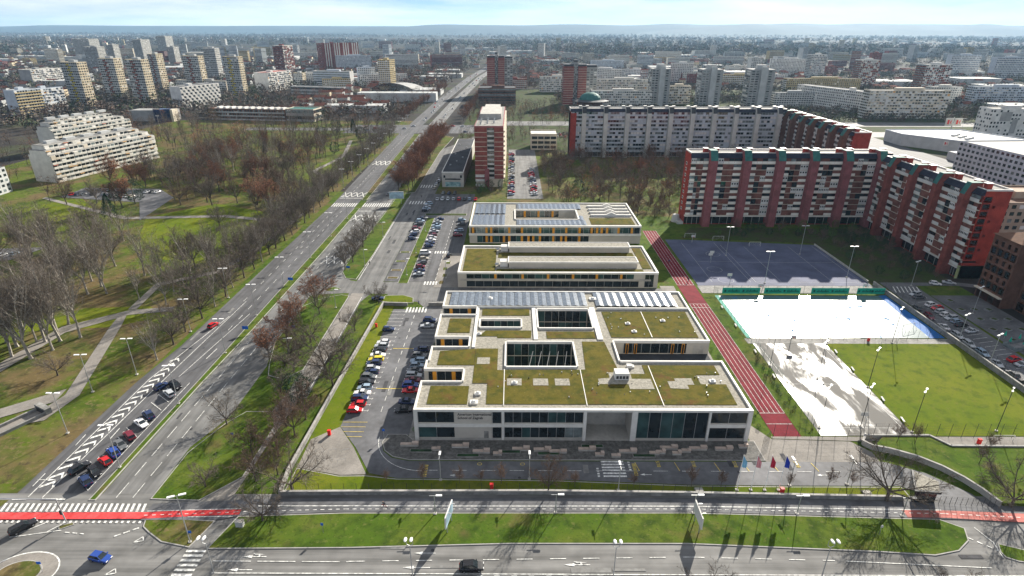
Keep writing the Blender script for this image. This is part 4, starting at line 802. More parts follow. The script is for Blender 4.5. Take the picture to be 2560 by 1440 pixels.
CH = [('chequered white slab left of the dark red twin tower', (96, 956), 54, 12, 22), ('chequered white slab with brown squares right of the dark red twin tower', (200, 895), 80, 12, 23), ('lower chequered slab just behind the long grey block', (172, 756), 74, 12, 20), ('cream chequered slab between two grey concrete towers', (232, 800), 30, 12, 22)]
for i, (lab, c, w, d, h) in enumerate(CH): block('apartment_slab', lab, 'apartment block', c, w, d, h, PALE if i < 3 else CREAM, 0, 7, 'gay', None, 'win', seed=60 + i, band=OFFW, bay=2.6)
RB = [('long yellowish slab with pale stair towers', (525, 931), 112, 13, 22, YELR, 0, 'win', OFFW), ('low white slab with bright roof edge in front of the yellowish slab', (385, 781), 50, 12, 16, GREYC, 0, 'bandbalc', OFFW), ('low white slab angled toward the viewer beside its twin', (432, 745), 14, 48, 16, OFFW, -34, 'win', OFFW),
      ('large pale slab with dark stair bays beyond the supermarket', (480, 672), 88, 14, 29, CREAM, 0, 'gay', OFFW), ('white slab running back from the large pale slab', (425, 700), 14, 120, 24, OFFW, -18, 'win', OFFW), ('grey-blue slab at the right edge beyond the supermarket', (660, 769), 82, 13, 25, BLUEW, 0, 'gay', BLUEW), ('pale slab partly hidden by the grey-blue slab', (585, 800), 40, 13, 22, PALE, 0, 'win', OFFW)]
for i, (lab, c, w, d, h, wl_, rot, fr, bd) in enumerate(RB): block('apartment_slab', lab, 'apartment block', c, w, d, h, wl_, rot, None, fr, None, 'balc' if i not in (2, 4) else 'win', seed=70 + i, band=bd)
for i, (c, w, d, h, lab) in enumerate((((609, 864), 36, 22, 46, 'pinkish tower with white side, nearest tower at right'), ((596, 1015), 30, 20, 45, 'white-sided tower left of the nearest right-hand tower'), ((616, 1230), 30, 20, 45, 'grey-green tower farthest back of the right-hand towers'))):
    block('tower_block', lab, 'tower block', c, w, d, h, OFFW, 0, 15, 'gay', None, 'balc', seed=80 + i, band=RUST if i < 2 else GREYC, group='towers on the right')
block('hospital_block', 'wide pale block at the far right, left of its twin', 'apartment block', (985, 1319), 62, 16, 42, BLUEW, 0, 10, 'bandbalc', None, seed=85); block('hospital_block', 'wide pale block at the far right edge, right of its twin', 'apartment block', (1035, 1259), 62, 16, 40, BLUEW, 0, 10, 'bandbalc', None, seed=86)
# tower block by the service road
T = thing('brick_tower', 'tall dark red brick block with pale floor lines behind the school annex', 'apartment block', (-22.8, 357, 0)); h = 36
MB().box(0, 7.4, 0, 96, 5, h).box(11.8, 17.4, 0, 96, 5, h).build('wall', BRICKO, T); MB().box(7.4, 11.8, 2.2, 96, 3, h).build('recess_wall', GREYR, T); MB().box(.5, 17, .8, 95, 0, 5).build('ground_floor', CREAM, T)
MB().box(0, 17.4, -.02, 96, h, h + 1).build('parapet', BRICKP, T); MB().box(.5, 16.9, .5, 95.5, h + 1, h + 1.05).build('roof_deck', CONCD, T); MB().box(2, 15.5, 30, 66, h + 1, h + 4.2).build('roof_house', CONC, T); MB().box(3, 14, 67, 93, h + 1, h + 3).build('roof_house', CONC, T)
for k in range(11):
    z = 5 + k * 2.82
    inst('floor_line', ubox(7.3, .1, .28, CREAM), T, (3.7, -.1, z)); inst('floor_line', ubox(5.5, .1, .28, CREAM), T, (14.6, -.1, z))
    inst('balcony_panel', ubox(4.2, .25, 1.05, OFFW), T, (9.6, 1.4, z + .1)); inst('window', ubox(4.0, .05, 1.5, GLASS), T, (9.6, 2.1, z + 1.2))
jb, jw = MB(), MB()
for k in range(11):
    for q in range(30): z = 5 + k * 2.82; jb.box(17.38, 18.3, .6 + q * 3.2, 3.2 + q * 3.2, z, z + 1.05, 0, True); jw.box(17.38, 17.46, .6 + q * 3.2, 3.2 + q * 3.2, z + 1.1, z + 2.5, rnd.choice((0, 0, 1, 2)), True)
jb.build('side_balcony', CREAM, T, kind='stuff'); jw.build('side_window', WIN, T, kind='stuff')
MB().box(6, 8.6, -1.6, 0, 0, 11.5).build('stair_shaft', BRICKP, T)
for k, z in enumerate((1, 4, 6.6)): MB().box(.2, 5.6, -1.5, 0, z, z + 1.1).build('entrance_balcony', OFFW, T)
for k in range(9): MB().box(3 + (k % 3) * 4, 3.8 + (k % 3) * 4, 6 + k * 2.6, 6.8 + k * 2.6, h + 1, h + 2.6).build('chimney', METAL, T)
T = thing('low_shop_hall', 'long low hall with black roof beside the tall dark red block', 'hall', (-43.5, 357, 0)); MB().box(0, 13.4, 0, 118, 0, 8.8).build('wall', CONC, T)
MB().box(.4, 13, .4, 117.6, 9.2, 9.25).build('roof_deck', DARKR, T)
for a in ((0, 13.4, -.05, .4), (0, 13.4, 117.6, 118), (-.05, .4, .4, 117.6), (13, 13.45, .4, 117.6)): MB().box(*a, 8.8, 9.5 + .002 * a[0]).build('parapet', ROOFW, T)
inst('mural', ubox(9.4, .06, 2.9, A('teal_mural', (.05, .30, .36), .7, .6, .5, col2=(.35, .5, .5))), T, (6.7, -.06, .4)); inst('window_band', ubox(9.6, .05, .8, GLASS), T, (6.7, -.05, 4.6)); inst('window', ubox(1.2, .05, 1.6, GLASS), T, (1.6, -.05, 5.8)); inst('window', ubox(1.2, .05, 1.6, GLASS), T, (11.8, -.05, 5.8))
for k in range(7): MB().box(3 + (k % 3) * 3, 3.9 + (k % 3) * 3, 20 + k * 12, 21 + k * 12, 9.2, 9.9).build('roof_vent', METAL, T)
T = thing('small_office', 'small cream three-storey office left of the long grey block', 'office', (15, 480, 0)); MB().box(0, 21, 0, 20, 0, 12).build('wall', CREAM, T); MB().box(.4, 20.6, .4, 19.6, 12, 12.05).build('roof_deck', OFFW, T); MB().box(0, 21, -.1, .4, 12, 12.9).box(0, 21, 19.6, 20, 12, 12.9).build('parapet', CREAM, T)
for f in range(3):
    for k in range(4): inst('window', ubox(4.4, .06, 2.1, GLASS), T, (2.9 + k * 5.05, -.06, 1.2 + f * 3.7))
# supermarket, white flats, office at right, brown corner building
T = thing('supermarket', 'grey supermarket hall with white flat roof at the right', 'supermarket', (0, 0, 0)); sp = [(330, 529), (330, 505), (349, 481), (376, 446), (420, 470), (396, 531)]
MB().prism(sp, 0, 9).build('wall', GREYC, T); MB().prism(inset(sp, .8), 9, 9.15).build('roof_deck', OFFW, T)
for k in range(6): a, b = sp[k], sp[(k + 1) % 6]; MB().prism(line(*a, *b, .6), 9, 9.8 + .01 * k).build('parapet', BLUEW, T)
for k in range(12): MB().box(366 + (k % 4) * 3, 368 + (k % 4) * 3, 480 + k * 2, 482 + k * 2, 9.15, 10.6).build('ventilation_unit', METAL, T)
MB().box(331, 343, 428, 448, 0, 6).build('delivery_bay', GREYC, T); MB().box(331.4, 342.6, 428.4, 447.6, 6, 6.1).build('delivery_bay_roof', OFFW, T)
def klogo(parent, x, y, z, s, rz=0):
    o = inst('logo_board', ubox(s, .3, s, OFFW), parent, (x, y, z)); o.rotation_euler = (0, 0, rz)
    MB().box(-s * .36, s * .36, -.06, 0, s * .14, s * .86).build('logo_frame', CREAM, o); MB().box(-s * .32, s * .32, -.1, -.06, s * .18, s * .82).build('logo_field', OFFW, o)
    k = MB().box(-s * .27, -s * .02, -.14, -.1, s * .23, s * .77); k.face([(s * .02, -.13, s * .5), (s * .27, -.13, s * .77), (s * .27, -.13, s * .55)]); k.face([(s * .02, -.13, s * .5), (s * .27, -.13, s * .45), (s * .27, -.13, s * .23)]); k.build('logo_letter', REDM, o)
klogo(T, 350, 478.6, 4.6, 3.6, -R(50))
T = thing('sign_tower', 'tall supermarket sign with white boards and red square logo', 'sign', (432, 590, 0)); MB().tube((0, 0, 0), (0, 0, 12), .5, .5, 8).build('mast', METAL, T); klogo(T, -4, -.6, 4, 7.5); klogo(T, 4.6, -.6, 4, 7.5)
T = block('white_flats', 'white modern flats with dark panels at the right edge', 'apartment block', (480, 552), 42, 18, 24, OFFW, 0, 7, 'win', None, 'win', seed=90, wts=(4, 1, 3)); MB().box(-34, -24, -.3, 0, 14, 22).box(-22, -17, -.3, 0, 3, 16).build('dark_cladding', GREYR, T)
block('blue_office', 'blue-grey office block with grid of dark windows at the right edge', 'office', (362, 352), 50, 60, 20, BLUEW, -4, 6, 'win', None, 'win', seed=91, wts=(8, 1, 0), bay=3.6, roof=CONC)
T = thing('corner_building', 'brown brick corner building with cream window frames at the right edge', 'apartment block', (172, 186, 0)); MB().box(0, 18, 0, 12, 0, 24).build('wall', BRICKD, T); MB().box(5, 24, -22, -.02, 0, 23).build('near_wing', BRICKD, T)
MB().face if 0 else None
mb = MB(); mb.face([(-.6, -.6, 24), (18.6, -.6, 24), (14, 6, 26.5), (5, 6, 26.5)]); mb.face([(-.6, 12.6, 24), (-.6, -.6, 24), (5, 6, 26.5)]); mb.face([(18.6, 12.6, 24), (-.6, 12.6, 24), (5, 6, 26.5), (14, 6, 26.5)]); mb.face([(18.6, -.6, 24), (18.6, 12.6, 24), (14, 6, 26.5)]); mb.build('roof', A('tile_roof', (.16, .09, .06), .9, .2, .5), T)
MB().box(6.5, 7.5, 5, 6, 25, 28).build('chimney', GREYC, T); MB().box(4.6, 24.4, -22.4, 0, 23, 23.8).build('near_roof', A('tile_roof', (.16, .09, .06)), T)
def side_win(x, y, z, fr, k):
    if fr: o = inst('window_frame', ubox(2.5, .1, 2.7, CREAM), T, (x - .0, y, z)); o.rotation_euler = (0, 0, -math.pi / 2); inst('window', ubox(1.3, .06, 1.9, GLASS), o, (0, -.05, .4))
    else: o = inst('window', ubox(1.2, .08, 1.7, GLASS), T, (x, y, z + .5)); o.rotation_euler = (0, 0, -math.pi / 2)
for f in range(6):
    for k in range(4): side_win(0, 1.6 + k * 2.9, 4.6 + f * 3.1, f % 2 == 0, k)
    for k in range(6): side_win(5, -20 + k * 3.5, 4.6 + f * 3.0, f % 2 == 0, k)
for k in range(4): o = inst('shop_front', ubox(2.6, .1, 3, GLASSP if k % 2 else RUST), T, (0, 1.6 + k * 2.9, .3)); o.rotation_euler = (0, 0, -math.pi / 2)
for k in range(6): o = inst('shop_front', ubox(3, .1, 3, GLASS if k % 2 else RUST), T, (5, -20 + k * 3.5, .3)); o.rotation_euler = (0, 0, -math.pi / 2)
MB().box(-1.2, -.03, 0, 12, 3.5, 3.9).build('canopy', CREAM, T)
block('brown_flats', 'pale brown flats with tiled roof behind the red gable at right', 'apartment block', (236, 236), 32, 30, 24, A('sand_render', (.36, .29, .22), .85, .1, .3), 0, 8, 'win', None, 'win', seed=92, roof=A('tile_roof', (.16, .09, .06)))
# ------------------------------------------------------------------ trees
def tree_mesh(seed, H, kind):
    """trunk and crown of a winter tree: limbs and branches as tubes, twigs as thin blades"""
    r_ = random.Random(seed); tr, cr_ = MB(), MB()
    up = {'upright': .75, 'round': .35, 'wide': .1, 'young': .8}[kind]; spread = {'upright': 24, 'round': 42, 'wide': 55, 'young': 22}[kind]
    def dirv(d, ang, az):
        d = d.normalized(); a = d.orthogonal().normalized(); b = d.cross(a)
        return (d * math.cos(ang) + (a * math.cos(az) + b * math.sin(az)) * math.sin(ang)).normalized()
    def blade(p, d, L, w):
        s = d.cross(Vector((r_.uniform(-1, 1), r_.uniform(-1, 1), r_.uniform(-1, 1)))); s = s.normalized() * w
        i = len(cr_.v); cr_.v += [tuple(p - s), tuple(p + s), tuple(p + d * L)]; cr_.f.append((i, i + 1, i + 2)); cr_.m.append(1)
    def leaf(p, s):
        a = Vector((r_.gauss(0, 1), r_.gauss(0, 1), r_.gauss(0, 1))).normalized() * s; b = a.orthogonal().normalized() * s
        i = len(cr_.v); cr_.v += [tuple(p - a), tuple(p + b), tuple(p + a), tuple(p - b)]; cr_.f.append((i, i + 1, i + 2, i + 3)); cr_.m.append(2)
    def branch(p, d, L, r, lev, out, n):
        seg = 3 if lev < 2 else 2 if lev == 2 else 1; pts = [p]; q = p
        for k in range(seg):
            d = (d + Vector((r_.gauss(0, .13), r_.gauss(0, .13), r_.gauss(0, .08) + up * .12))).normalized()
            e = q + d * (L / seg); r1 = r * (1 - .75 * (k + 1) / seg)
            out.tube(q, e, r * (1 - .75 * k / seg), max(.012, r1), n, 0, False); q = e; pts.append(q)
        return pts, d
    z0 = H * {'upright': .22, 'round': .2, 'wide': .16, 'young': .25}[kind]; rt = H * {'upright': .014, 'round': .017, 'wide': .022, 'young': .011}[kind]
    lean = Vector((r_.gauss(0, .06), r_.gauss(0, .06), 1))
    p, _ = branch(Vector((0, 0, -.1)), lean, z0 * .5, rt * 1.25, 0, tr, 7); top = p[-1]
    tr.v = []; tr.f = []; tr.m = []
    top = Vector((lean.x * z0, lean.y * z0, z0)); tr.tube((0, 0, -.2), tuple(top * .12), rt * 1.7, rt * 1.15, 7, 0, False); tr.tube(tuple(top * .12), tuple(top), rt * 1.15, rt * .92, 7, 0, False)
    nl = {'upright': 6, 'round': 7, 'wide': 6, 'young': 6}[kind]
    for k in range(nl):
        cen = k == 0 and kind != 'wide'
        d = dirv(Vector((0, 0, 1)), R(4 if cen else spread * r_.uniform(.6, 1.15)), k * 2.4 + r_.uniform(-.4, .4))
        L = (H - z0) * (.95 if cen else r_.uniform(.66, .88)) / (1 if kind != 'wide' else .95)
        pts, _ = branch(top, d, L, rt * (.75 if cen else .6), 1, tr, 5)
        for j in range(13):
            t = .15 + .83 * j / 12; s = min(2, int(t * 3)); bp = pts[s].lerp(pts[s + 1], t * 3 - s); ax = (pts[s + 1] - pts[s])
            d2 = dirv(ax, R(r_.uniform(28, 58)), r_.uniform(0, 6.28)); d2.z += up * .3; L2 = L * (.42 - .22 * t) * r_.uniform(.8, 1.25)
            p2, _ = branch(bp, d2, L2, rt * .26 * (1.1 - t * .6), 2, cr_, 3)
            for q in range(7):
                t2 = .15 + .85 * q / 6; s2 = min(1, int(t2 * 2)); b2 = p2[s2].lerp(p2[s2 + 1], t2 * 2 - s2); d3 = dirv(p2[s2 + 1] - p2[s2], R(r_.uniform(20, 60)), r_.uniform(0, 6.28)); d3.z += up * .25
                L3 = L2 * r_.uniform(.3, .5); blade(b2, d3.normalized(), L3, .034)
                for w in range(7):
                    b3 = b2 + d3 * L3 * r_.uniform(.15, 1); d4 = dirv(d3, R(r_.uniform(15, 60)), r_.uniform(0, 6.28)); blade(b3, d4, H * r_.uniform(.035, .075), .022)
                    if r_.random() < .65: leaf(b3 + d4 * .4, H * .0075 * r_.uniform(.7, 1.4))
    return tr, cr_
TREES = {}
def variants(key, kind, n, H, bark, mats, leafy):
    out = []
    for k in range(n):
        tr, cr_ = tree_mesh(hash((kind, k, len(key))) % 9999 + k * 17 if False else sum(map(ord, key)) * 31 + k * 77, H, kind)
        if key == 'tall':
            kp = [i for i, m in enumerate(cr_.m) if m != 1 or i % 3]; cr_.f = [cr_.f[i] for i in kp]; cr_.m = [cr_.m[i] for i in kp]
        if key == 'young': cr_.f, cr_.m = cr_.f[::3], cr_.m[::3]
        if not leafy:
            keep = [i for i, m in enumerate(cr_.m) if m != 2]; cr_.f = [cr_.f[i] for i in keep]; cr_.m = [cr_.m[i] for i in keep]
        out.append((tr.mesh('trunk', bark), cr_.mesh('crown', [bark, mats, TWIGR if leafy else mats]), H))
    TREES[key] = out
variants('tall', 'upright', 5, 22, BARKP, TWIG, False)
variants('grey', 'round', 5, 14, BARK, TWIG, False)
variants('brown', 'round', 4, 13, BARK, TWIGB, False)
variants('russet', 'round', 4, 14, BARK, TWIGB, True)
variants('wide', 'wide', 4, 12, BARK, TWIG, False)
variants('young', 'young', 3, 5, BARK, TWIGB, False)
def evergreen(seed, cone):
    r_ = random.Random(seed); tr, cr_ = MB(), MB(); H = 12; tr.tube((0, 0, -.1), (0, 0, H * .8), .28, .08, 6)
    for k in range(2600):
        t = r_.random() ** .8; a = r_.uniform(0, 6.28)
        if cone: z = 1 + t * (H - 1); rad = (1 - t) * 3.6 * r_.uniform(.55, 1.05) * (1 + .25 * math.sin(a * 5 + z * 3)) + .1
        else:
            u = r_.uniform(-1, 1); lob = 1 + .22 * math.sin(a * 3 + seed) + .18 * math.sin(u * 7 + a * 2); z = 6.2 + 4.8 * u * lob ** .5; rad = 4.4 * math.sqrt(max(0, 1 - u * u)) * lob * r_.uniform(.75, 1)
        p = Vector((rad * math.cos(a), rad * math.sin(a), z)); s = r_.uniform(.18, .42)
        d = Vector((math.cos(a), math.sin(a), r_.uniform(-.8, .4))).normalized() * s; w = d.cross(Vector((r_.gauss(0, 1), r_.gauss(0, 1), r_.gauss(0, 1)))).normalized() * s * .55
        i = len(cr_.v); cr_.v += [tuple(p - w), tuple(p + d), tuple(p + w)]; cr_.f.append((i, i + 1, i + 2)); cr_.m.append(0)
    return tr, cr_, H
for key, m, cone in (('conifer', LEAFD, True), ('evergreen', LEAFD, False), ('bush', LEAFG, False)):
    TREES[key] = [(lambda q: (q[0].mesh('trunk', BARK), q[1].mesh('crown', m), q[2]))(evergreen(k + len(key) * 3, cone)) for k in range(3)]
NT = {}
def tree(key, x, y, h, label, group=None, z=0, name='bare_tree'):
    tr, cr_, H = rnd.choice(TREES[key]); s = h / H
    t = thing(name, label, 'tree', (x, y, z), rnd.uniform(0, 6.28), group, scale=(s * rnd.uniform(.88, 1.12), s * rnd.uniform(.88, 1.12), s))
    inst('trunk', tr, t); inst('crown', cr_, t); NT[key] = NT.get(key, 0) + 1
    return t
# single trees one can point to
for x, y, h, k, lab in ((-70.6, 118.6, 9.5, 'wide', 'spreading bare tree leaning on the verge beside the avenue bus bay'), (-62.5, 143.5, 11, 'wide', 'low bare tree with arching branches on the avenue verge'), (-53, 142, 16, 'wide', 'tall forked bare tree left of the school boundary wall'), (-49.2, 136, 12, 'wide', 'slanting bare tree right against the boundary wall'),
        (-56, 128, 9, 'evergreen', 'dark ivy-clad tree beside the footpath by the boundary wall'), (-55.6, 118, 10, 'brown', 'brown bare tree beside the footpath near the bus bay'), (-46.5, 95.8, 12, 'wide', 'bare tree with thick fork inside the wall corner'), (-49.6, 87.7, 9, 'wide', 'bare tree on the verge beside the red cycle path end'), (-60, 108, 9, 'brown', 'bare tree on the verge close to the wall corner'), (-53.5, 107, 10, 'brown', 'brown bare tree left of the boundary wall near its corner'), (-52.4, 114.5, 11, 'brown', 'brown bare tree left of the boundary wall, second from its corner'), (-51.8, 121, 10, 'brown', 'brown bare tree left of the boundary wall, third from its corner'), (-57.8, 134, 9.5, 'wide', 'bare tree between footpath and wall beside the ivy-clad tree'), (-66, 146, 10, 'wide', 'low bare tree beside the bus bay end'), (-51, 168, 9, 'wide', 'small bare tree casting shade on the footpath beside the wall'),
        (7.8, 95.4, 9.5, 'brown', 'brown bushy bare tree on the lawn below the school front'), (78.4, 93.6, 15, 'wide', 'big bare tree with heavy limbs beside the glass kiosk'), (103, 92, 12, 'wide', 'bare tree at the right edge above the curved wall'), (-47.6, 189, 8.5, 'wide', 'bare tree over the dark car by the side gate'), (-69.5, 186.4, 13, 'russet', 'slim tree with brown leaves at the side junction'), (-70, 160, 13, 'russet', 'brown-leaved tree over the right carriageway'), (-72.5, 172, 12, 'russet', 'brown-leaved tree on the verge left of the footpath'),
        (-128.4, 140.8, 9, 'wide', 'pollarded bare tree standing alone beside the park path'), (-143.4, 274, 13, 'grey', 'round bare tree on the bright park lawn'), (-130.5, 223, 15, 'brown', 'brownish bare tree on the lawn beside the avenue trees'), (33.5, 68.5, 8, 'wide', 'bare treetop rising at the bottom edge right of centre'), (76, 68, 9, 'wide', 'bare treetop rising at the bottom edge far right'), (19, 66, 8.5, 'young', 'small bare treetop at the bottom edge centre')):
    tree(k, x, y, h, lab, None, .1)
for i, y in enumerate((220, 229, 238, 247, 257, 268)): tree('grey', -68 + (i % 2), y, 12, 'bare tree on the verge left of the service road, %s from the junction' % nth(i), 'verge trees by the service road', .1)
ya = [149.4, 158.7, 167, 176.7, 186, 194.5, 202.6, 212, 221, 230, 238, 246, 256, 265, 274, 283, 292, 301, 312, 323, 334, 345, 356, 367, 378, 389, 400, 411, 423, 435, 447, 459, 471, 483, 495, 507, 519, 531, 543]
for i, y in enumerate(ya): tree(rnd.choice(('tall', 'grey', 'grey')), -105.3 - (i > 18) * 2.5 + rnd.uniform(-.6, .6), y, rnd.uniform(13, 17), 'bare kerb tree left of the avenue, %s from the near end' % nth(i), 'row of trees along the left kerb of the avenue')
for i, y in enumerate(ya[7:]): tree(rnd.choice(('tall', 'grey')), -112.5 + rnd.uniform(-1, 1), y + 4, rnd.uniform(12, 17), 'bare tree in the row behind the avenue kerb trees, %s from near end' % nth(i), 'second row of trees beside the avenue')
n = 0
for x in (-69, -62.5):
    for i in range(22): y = 347 + i * 9.3; tree('russet', x + rnd.uniform(-.7, .7), y, rnd.uniform(13, 16), 'rust-brown tree in the %s line of the avenue plantation, %s along' % ('left' if x < -65 else 'right', nth(i)), 'rust-brown plantation between avenue and service road', .1, 'russet_tree')
for i, (x, y, h, k) in enumerate(((-64, 152, 10, 'grey'), (-67.5, 154, 9, 'brown'), (-63, 160, 11, 'wide'), (-66, 180, 10, 'grey'), (-72, 150, 11, 'russet'), (-62.5, 133, 8, 'wide'), (-55.5, 99, 9, 'brown'), (-51.5, 101, 9, 'brown'), (-65.5, 97, 8, 'wide'), (-51, 152.5, 10, 'wide'))): tree(k, x, y, h, 'bare tree on the verge between avenue and boundary wall, %s from near end' % nth(sorted((152, 154, 160, 180, 150, 133, 99, 101, 97, 152.5)).index(y if i != 9 else 152.5)), 'verge trees between avenue and boundary wall', .1)
# park clumps
cl1 = [(-142.9, 150), (-149.4, 151), (-146, 160), (-152.5, 157), (-148.6, 160), (-145.6, 165), (-141.7, 160.6), (-155, 149), (-158, 160), (-161, 152), (-166, 158), (-153, 168), (-140, 155), (-150, 144), (-159, 168), (-164, 146), (-170, 166), (-147, 172), (-137, 163), (-171, 152), (-175, 160)]
for i, (x, y) in enumerate(cl1): tree('tall', x, y, rnd.uniform(22, 27), 'tall pale-stemmed bare tree in the dense clump at the left edge', 'tall pale-stemmed clump at the left edge')
for i, (x, y) in enumerate(((-156.6, 196), (-156.1, 203), (-150, 196.7), (-163, 208), (-168, 200), (-146, 214), (-160, 190))): tree('tall', x, y, rnd.uniform(20, 24), 'tall spreading bare tree behind the shaded park lawn, %s of seven' % nth(i), 'tall park clump behind the shaded lawn')
LAWNS = [((-150, 265), 30, 40), ((-124, 420), 17, 55), ((-140, 178), 18, 11), ((-185, 300), 24, 14), ((-160, 340), 14, 18), ((-170, 420), 16, 14), ((-235, 292), 30, 25), ((-225, 335), 40, 18), ((-238, 232), 28, 14)]
def free(x, y, used, dmin):
    if any(((x - c[0]) / a) ** 2 + ((y - c[1]) / b) ** 2 < 1 for c, a, b in LAWNS): return False
    return all((x - u) ** 2 + (y - v) ** 2 > dmin * dmin for u, v in used)
used = list(cl1)
def scatter(n, x0, x1, y0, y1, dmin, keys, hs, label, group, name='bare_tree', ok=None):
    k = t = 0
    while k < n and t < n * 40:
        t += 1; x, y = rnd.uniform(x0, x1), rnd.uniform(y0, y1)
        if not free(x, y, used, dmin) or (ok and not ok(x, y)): continue
        used.append((x, y)); kk = rnd.choice(keys); h = rnd.uniform(*hs); f = (h - hs[0]) / (hs[1] - hs[0])
        ex = ', %s one in its %s %s part' % ('tall' if f > .66 else 'low' if f < .33 else 'mid-sized', ('front', 'middle', 'back')[min(2, int(3 * (y - y0) / (y1 - y0)))], ('left', 'centre', 'right')[min(2, int(3 * (x - x0) / (x1 - x0)))])
        tree(kk, x, y, h, label + ex, group, 0, name); k += 1
scatter(20, -140, -114, 186, 270, 6.5, ('tall', 'grey', 'tall'), (13, 19), 'bare tree between park path and avenue', 'grove between park path and avenue')
scatter(30, -225, -160, 190, 258, 7, ('tall', 'tall', 'grey'), (16, 23), 'bare tree of the left park wood', 'left park wood')
scatter(70, -262, -118, 300, 470, 8, ('grey', 'brown', 'tall', 'russet'), (13, 20), 'bare tree of the wood beside the stepped block', 'park wood beside the stepped block', ok=lambda x, y: x > -255 + (y - 340) * .25)
scatter(4, -240, -205, 285, 320, 8, ('evergreen', 'conifer'), (12, 15), 'dark evergreen before the stepped block', 'evergreens before the stepped block', 'evergreen_tree'); scatter(5, -200, -125, 350, 560, 12, ('conifer', 'evergreen'), (10, 14), 'dark evergreen among the bare park trees', 'evergreens in the park wood', 'evergreen_tree')
# grove behind the school annex, shrubs round the playground
scatter(62, 20, 170, 318, 440, 8, ('brown', 'brown', 'grey', 'russet'), (9, 14), 'bare brown tree behind the school annex', 'grove behind the school annex', ok=lambda x, y: y > 300 + max(0, (x - 60)) * .3)
scatter(7, 22, 150, 330, 420, 14, ('evergreen',), (9, 12), 'dark evergreen in the grove behind the annex', 'evergreens in the grove', 'evergreen_tree')
scatter(16, 62, 84, 292, 330, 5, ('brown', 'grey'), (6, 9), 'bare tree left of the brick block', 'small trees left of the brick block')
scatter(24, 98, 172, 262, 276, 4.5, ('brown', 'bush', 'evergreen'), (3, 6), 'dark shrub along the brick block', 'shrubs along the brick block', 'shrub'); scatter(26, 142, 170, 212, 262, 5, ('brown', 'evergreen', 'brown'), (3.5, 7), 'shrub on the bank beside the playground', 'shrubs on the shaded bank', 'shrub')
scatter(8, -22, -4, 341, 353, 4.5, ('evergreen', 'brown', 'bush'), (3.5, 7), 'shrub below the tall dark red block', 'shrubs at the dark red block', 'shrub')
for i in range(14): tree('russet', -115 + i * .6, 640 + i * 26, rnd.uniform(13, 17), 'rust-brown tree lining the far avenue on its left, %s from the junction' % nth(i), 'far avenue trees on the left', 0, 'russet_tree'); tree('russet', -52 + i * .6, 640 + i * 26, rnd.uniform(10, 14), 'rust-brown tree lining the far avenue on its right, %s from the junction' % nth(i), 'far avenue trees on the right', 0, 'russet_tree')
for i, x in enumerate((-27, -19, -11.2, -6.6, -2.2, 13.6, 26.2, 38.6, 45, 59.5, 68, 73)): tree('young', x, 98.3 - (x > 12) * .9, (3.6, 5, 4.2)[i % 3], 'slender young tree on the kerbside lawn, %s from the left' % nth(i), 'young trees along the drop-off road', .15, 'young_tree')
for i, (x, y) in enumerate(((105, 104), (112, 99), (118, 106), (95, 111), (91, 111.4), (110, 108))): tree('young', x, y, 5.5, 'thin sapling on the grass bank at right, %s of six' % nth(i), 'saplings on the right bank', 1, 'young_tree')
for i in range(18): tree('bush', 61 + (i % 3) * .4 + i * .02, 118 + i * 4.2, 1.3, 'low green bush in the hedge left of the running track', 'hedge along the running track', 0, 'bush')
for i in range(16): tree('evergreen', 71.4 + rnd.uniform(0, 3), 124 + i * 1.9, 1.2, 'low dark bush on the strip between track and puddled court', 'bushes beside the puddled court', 0, 'bush')
for i in range(12): tree('bush', -23.6, 116 + i * 5.2, 1.5, 'green bush between parked cars and the school wall', 'bushes along the school wall', .1, 'bush')
WK = []
def wood(name, n, x0, x1, y0, y1, dmin, hs, seed, ok=None):
    """a wood that reads as one mass: stems with sprays of twig blades, one object"""
    r_ = random.Random(seed); mb = MB(); k = t = 0; mine = list(used)
    while k < n and t < n * 12:
        t += 1; x, y = r_.uniform(x0, x1), r_.uniform(y0, y1)
        if any(((x - c[0]) / a) ** 2 + ((y - c[1]) / b) ** 2 < 1 for c, a, b in LAWNS) or (ok and not ok(x, y)): continue
        if any(abs(x - u) < dmin and abs(y - v) < dmin for u, v in mine[-160:]): continue
        mine.append((x, y)); k += 1; h = r_.uniform(*hs); m = r_.choices((0, 1, 2), (4, 4, 1.3))[0]; c = Vector((x, y, 0)); mb.tube(c, c + Vector((0, 0, h * .5)), h * .014, h * .006, 4, 3, False)
        for q in range(7):
            a = r_.uniform(0, 6.28); mb.tube(c + Vector((0, 0, h * r_.uniform(.2, .45))), c + Vector((math.cos(a) * h * .2, math.sin(a) * h * .2, h * r_.uniform(.6, .9))), h * .007, h * .002, 3, 3, False)
        for q in range(120):
            u = r_.uniform(-.7, 1); a = r_.uniform(0, 6.28); rad = math.sqrt(max(0, 1 - u * u)) * h * .29 * r_.uniform(.25, 1); p = c + Vector((math.cos(a) * rad, math.sin(a) * rad, h * .64 + u * h * .36))
            d = Vector((math.cos(a) * .6 + r_.gauss(0, .5), math.sin(a) * .6 + r_.gauss(0, .5), r_.uniform(.1, 1))).normalized() * h * r_.uniform(.07, .14); s = d.cross(Vector((r_.gauss(0, 1), r_.gauss(0, 1), r_.gauss(0, 1)))).normalized() * r_.uniform(.05, .1)
            mb.face([p - s, p + s, p + d], m)
    return mb.build(name, [TWIG, TWIGB, TWIGR, BARK], kind='stuff')
parkok = lambda x, y: x > -255 + (y - 340) * .25
wood('park_wood', 420, -335, -117, 318, 630, 5, (11, 17), 1, lambda x, y: parkok(x, y) if y < 470 else (x > -335 and not (-345 < x < -200 and y > 615)))
wood('annex_grove', 360, 20, 176, 312, 446, 3.2, (8, 13), 2, lambda x, y: y > 306 + max(0, (x - 60)) * .3)
wood('estate_wood', 70, -420, -335, 470, 640, 6, (9, 15), 3)
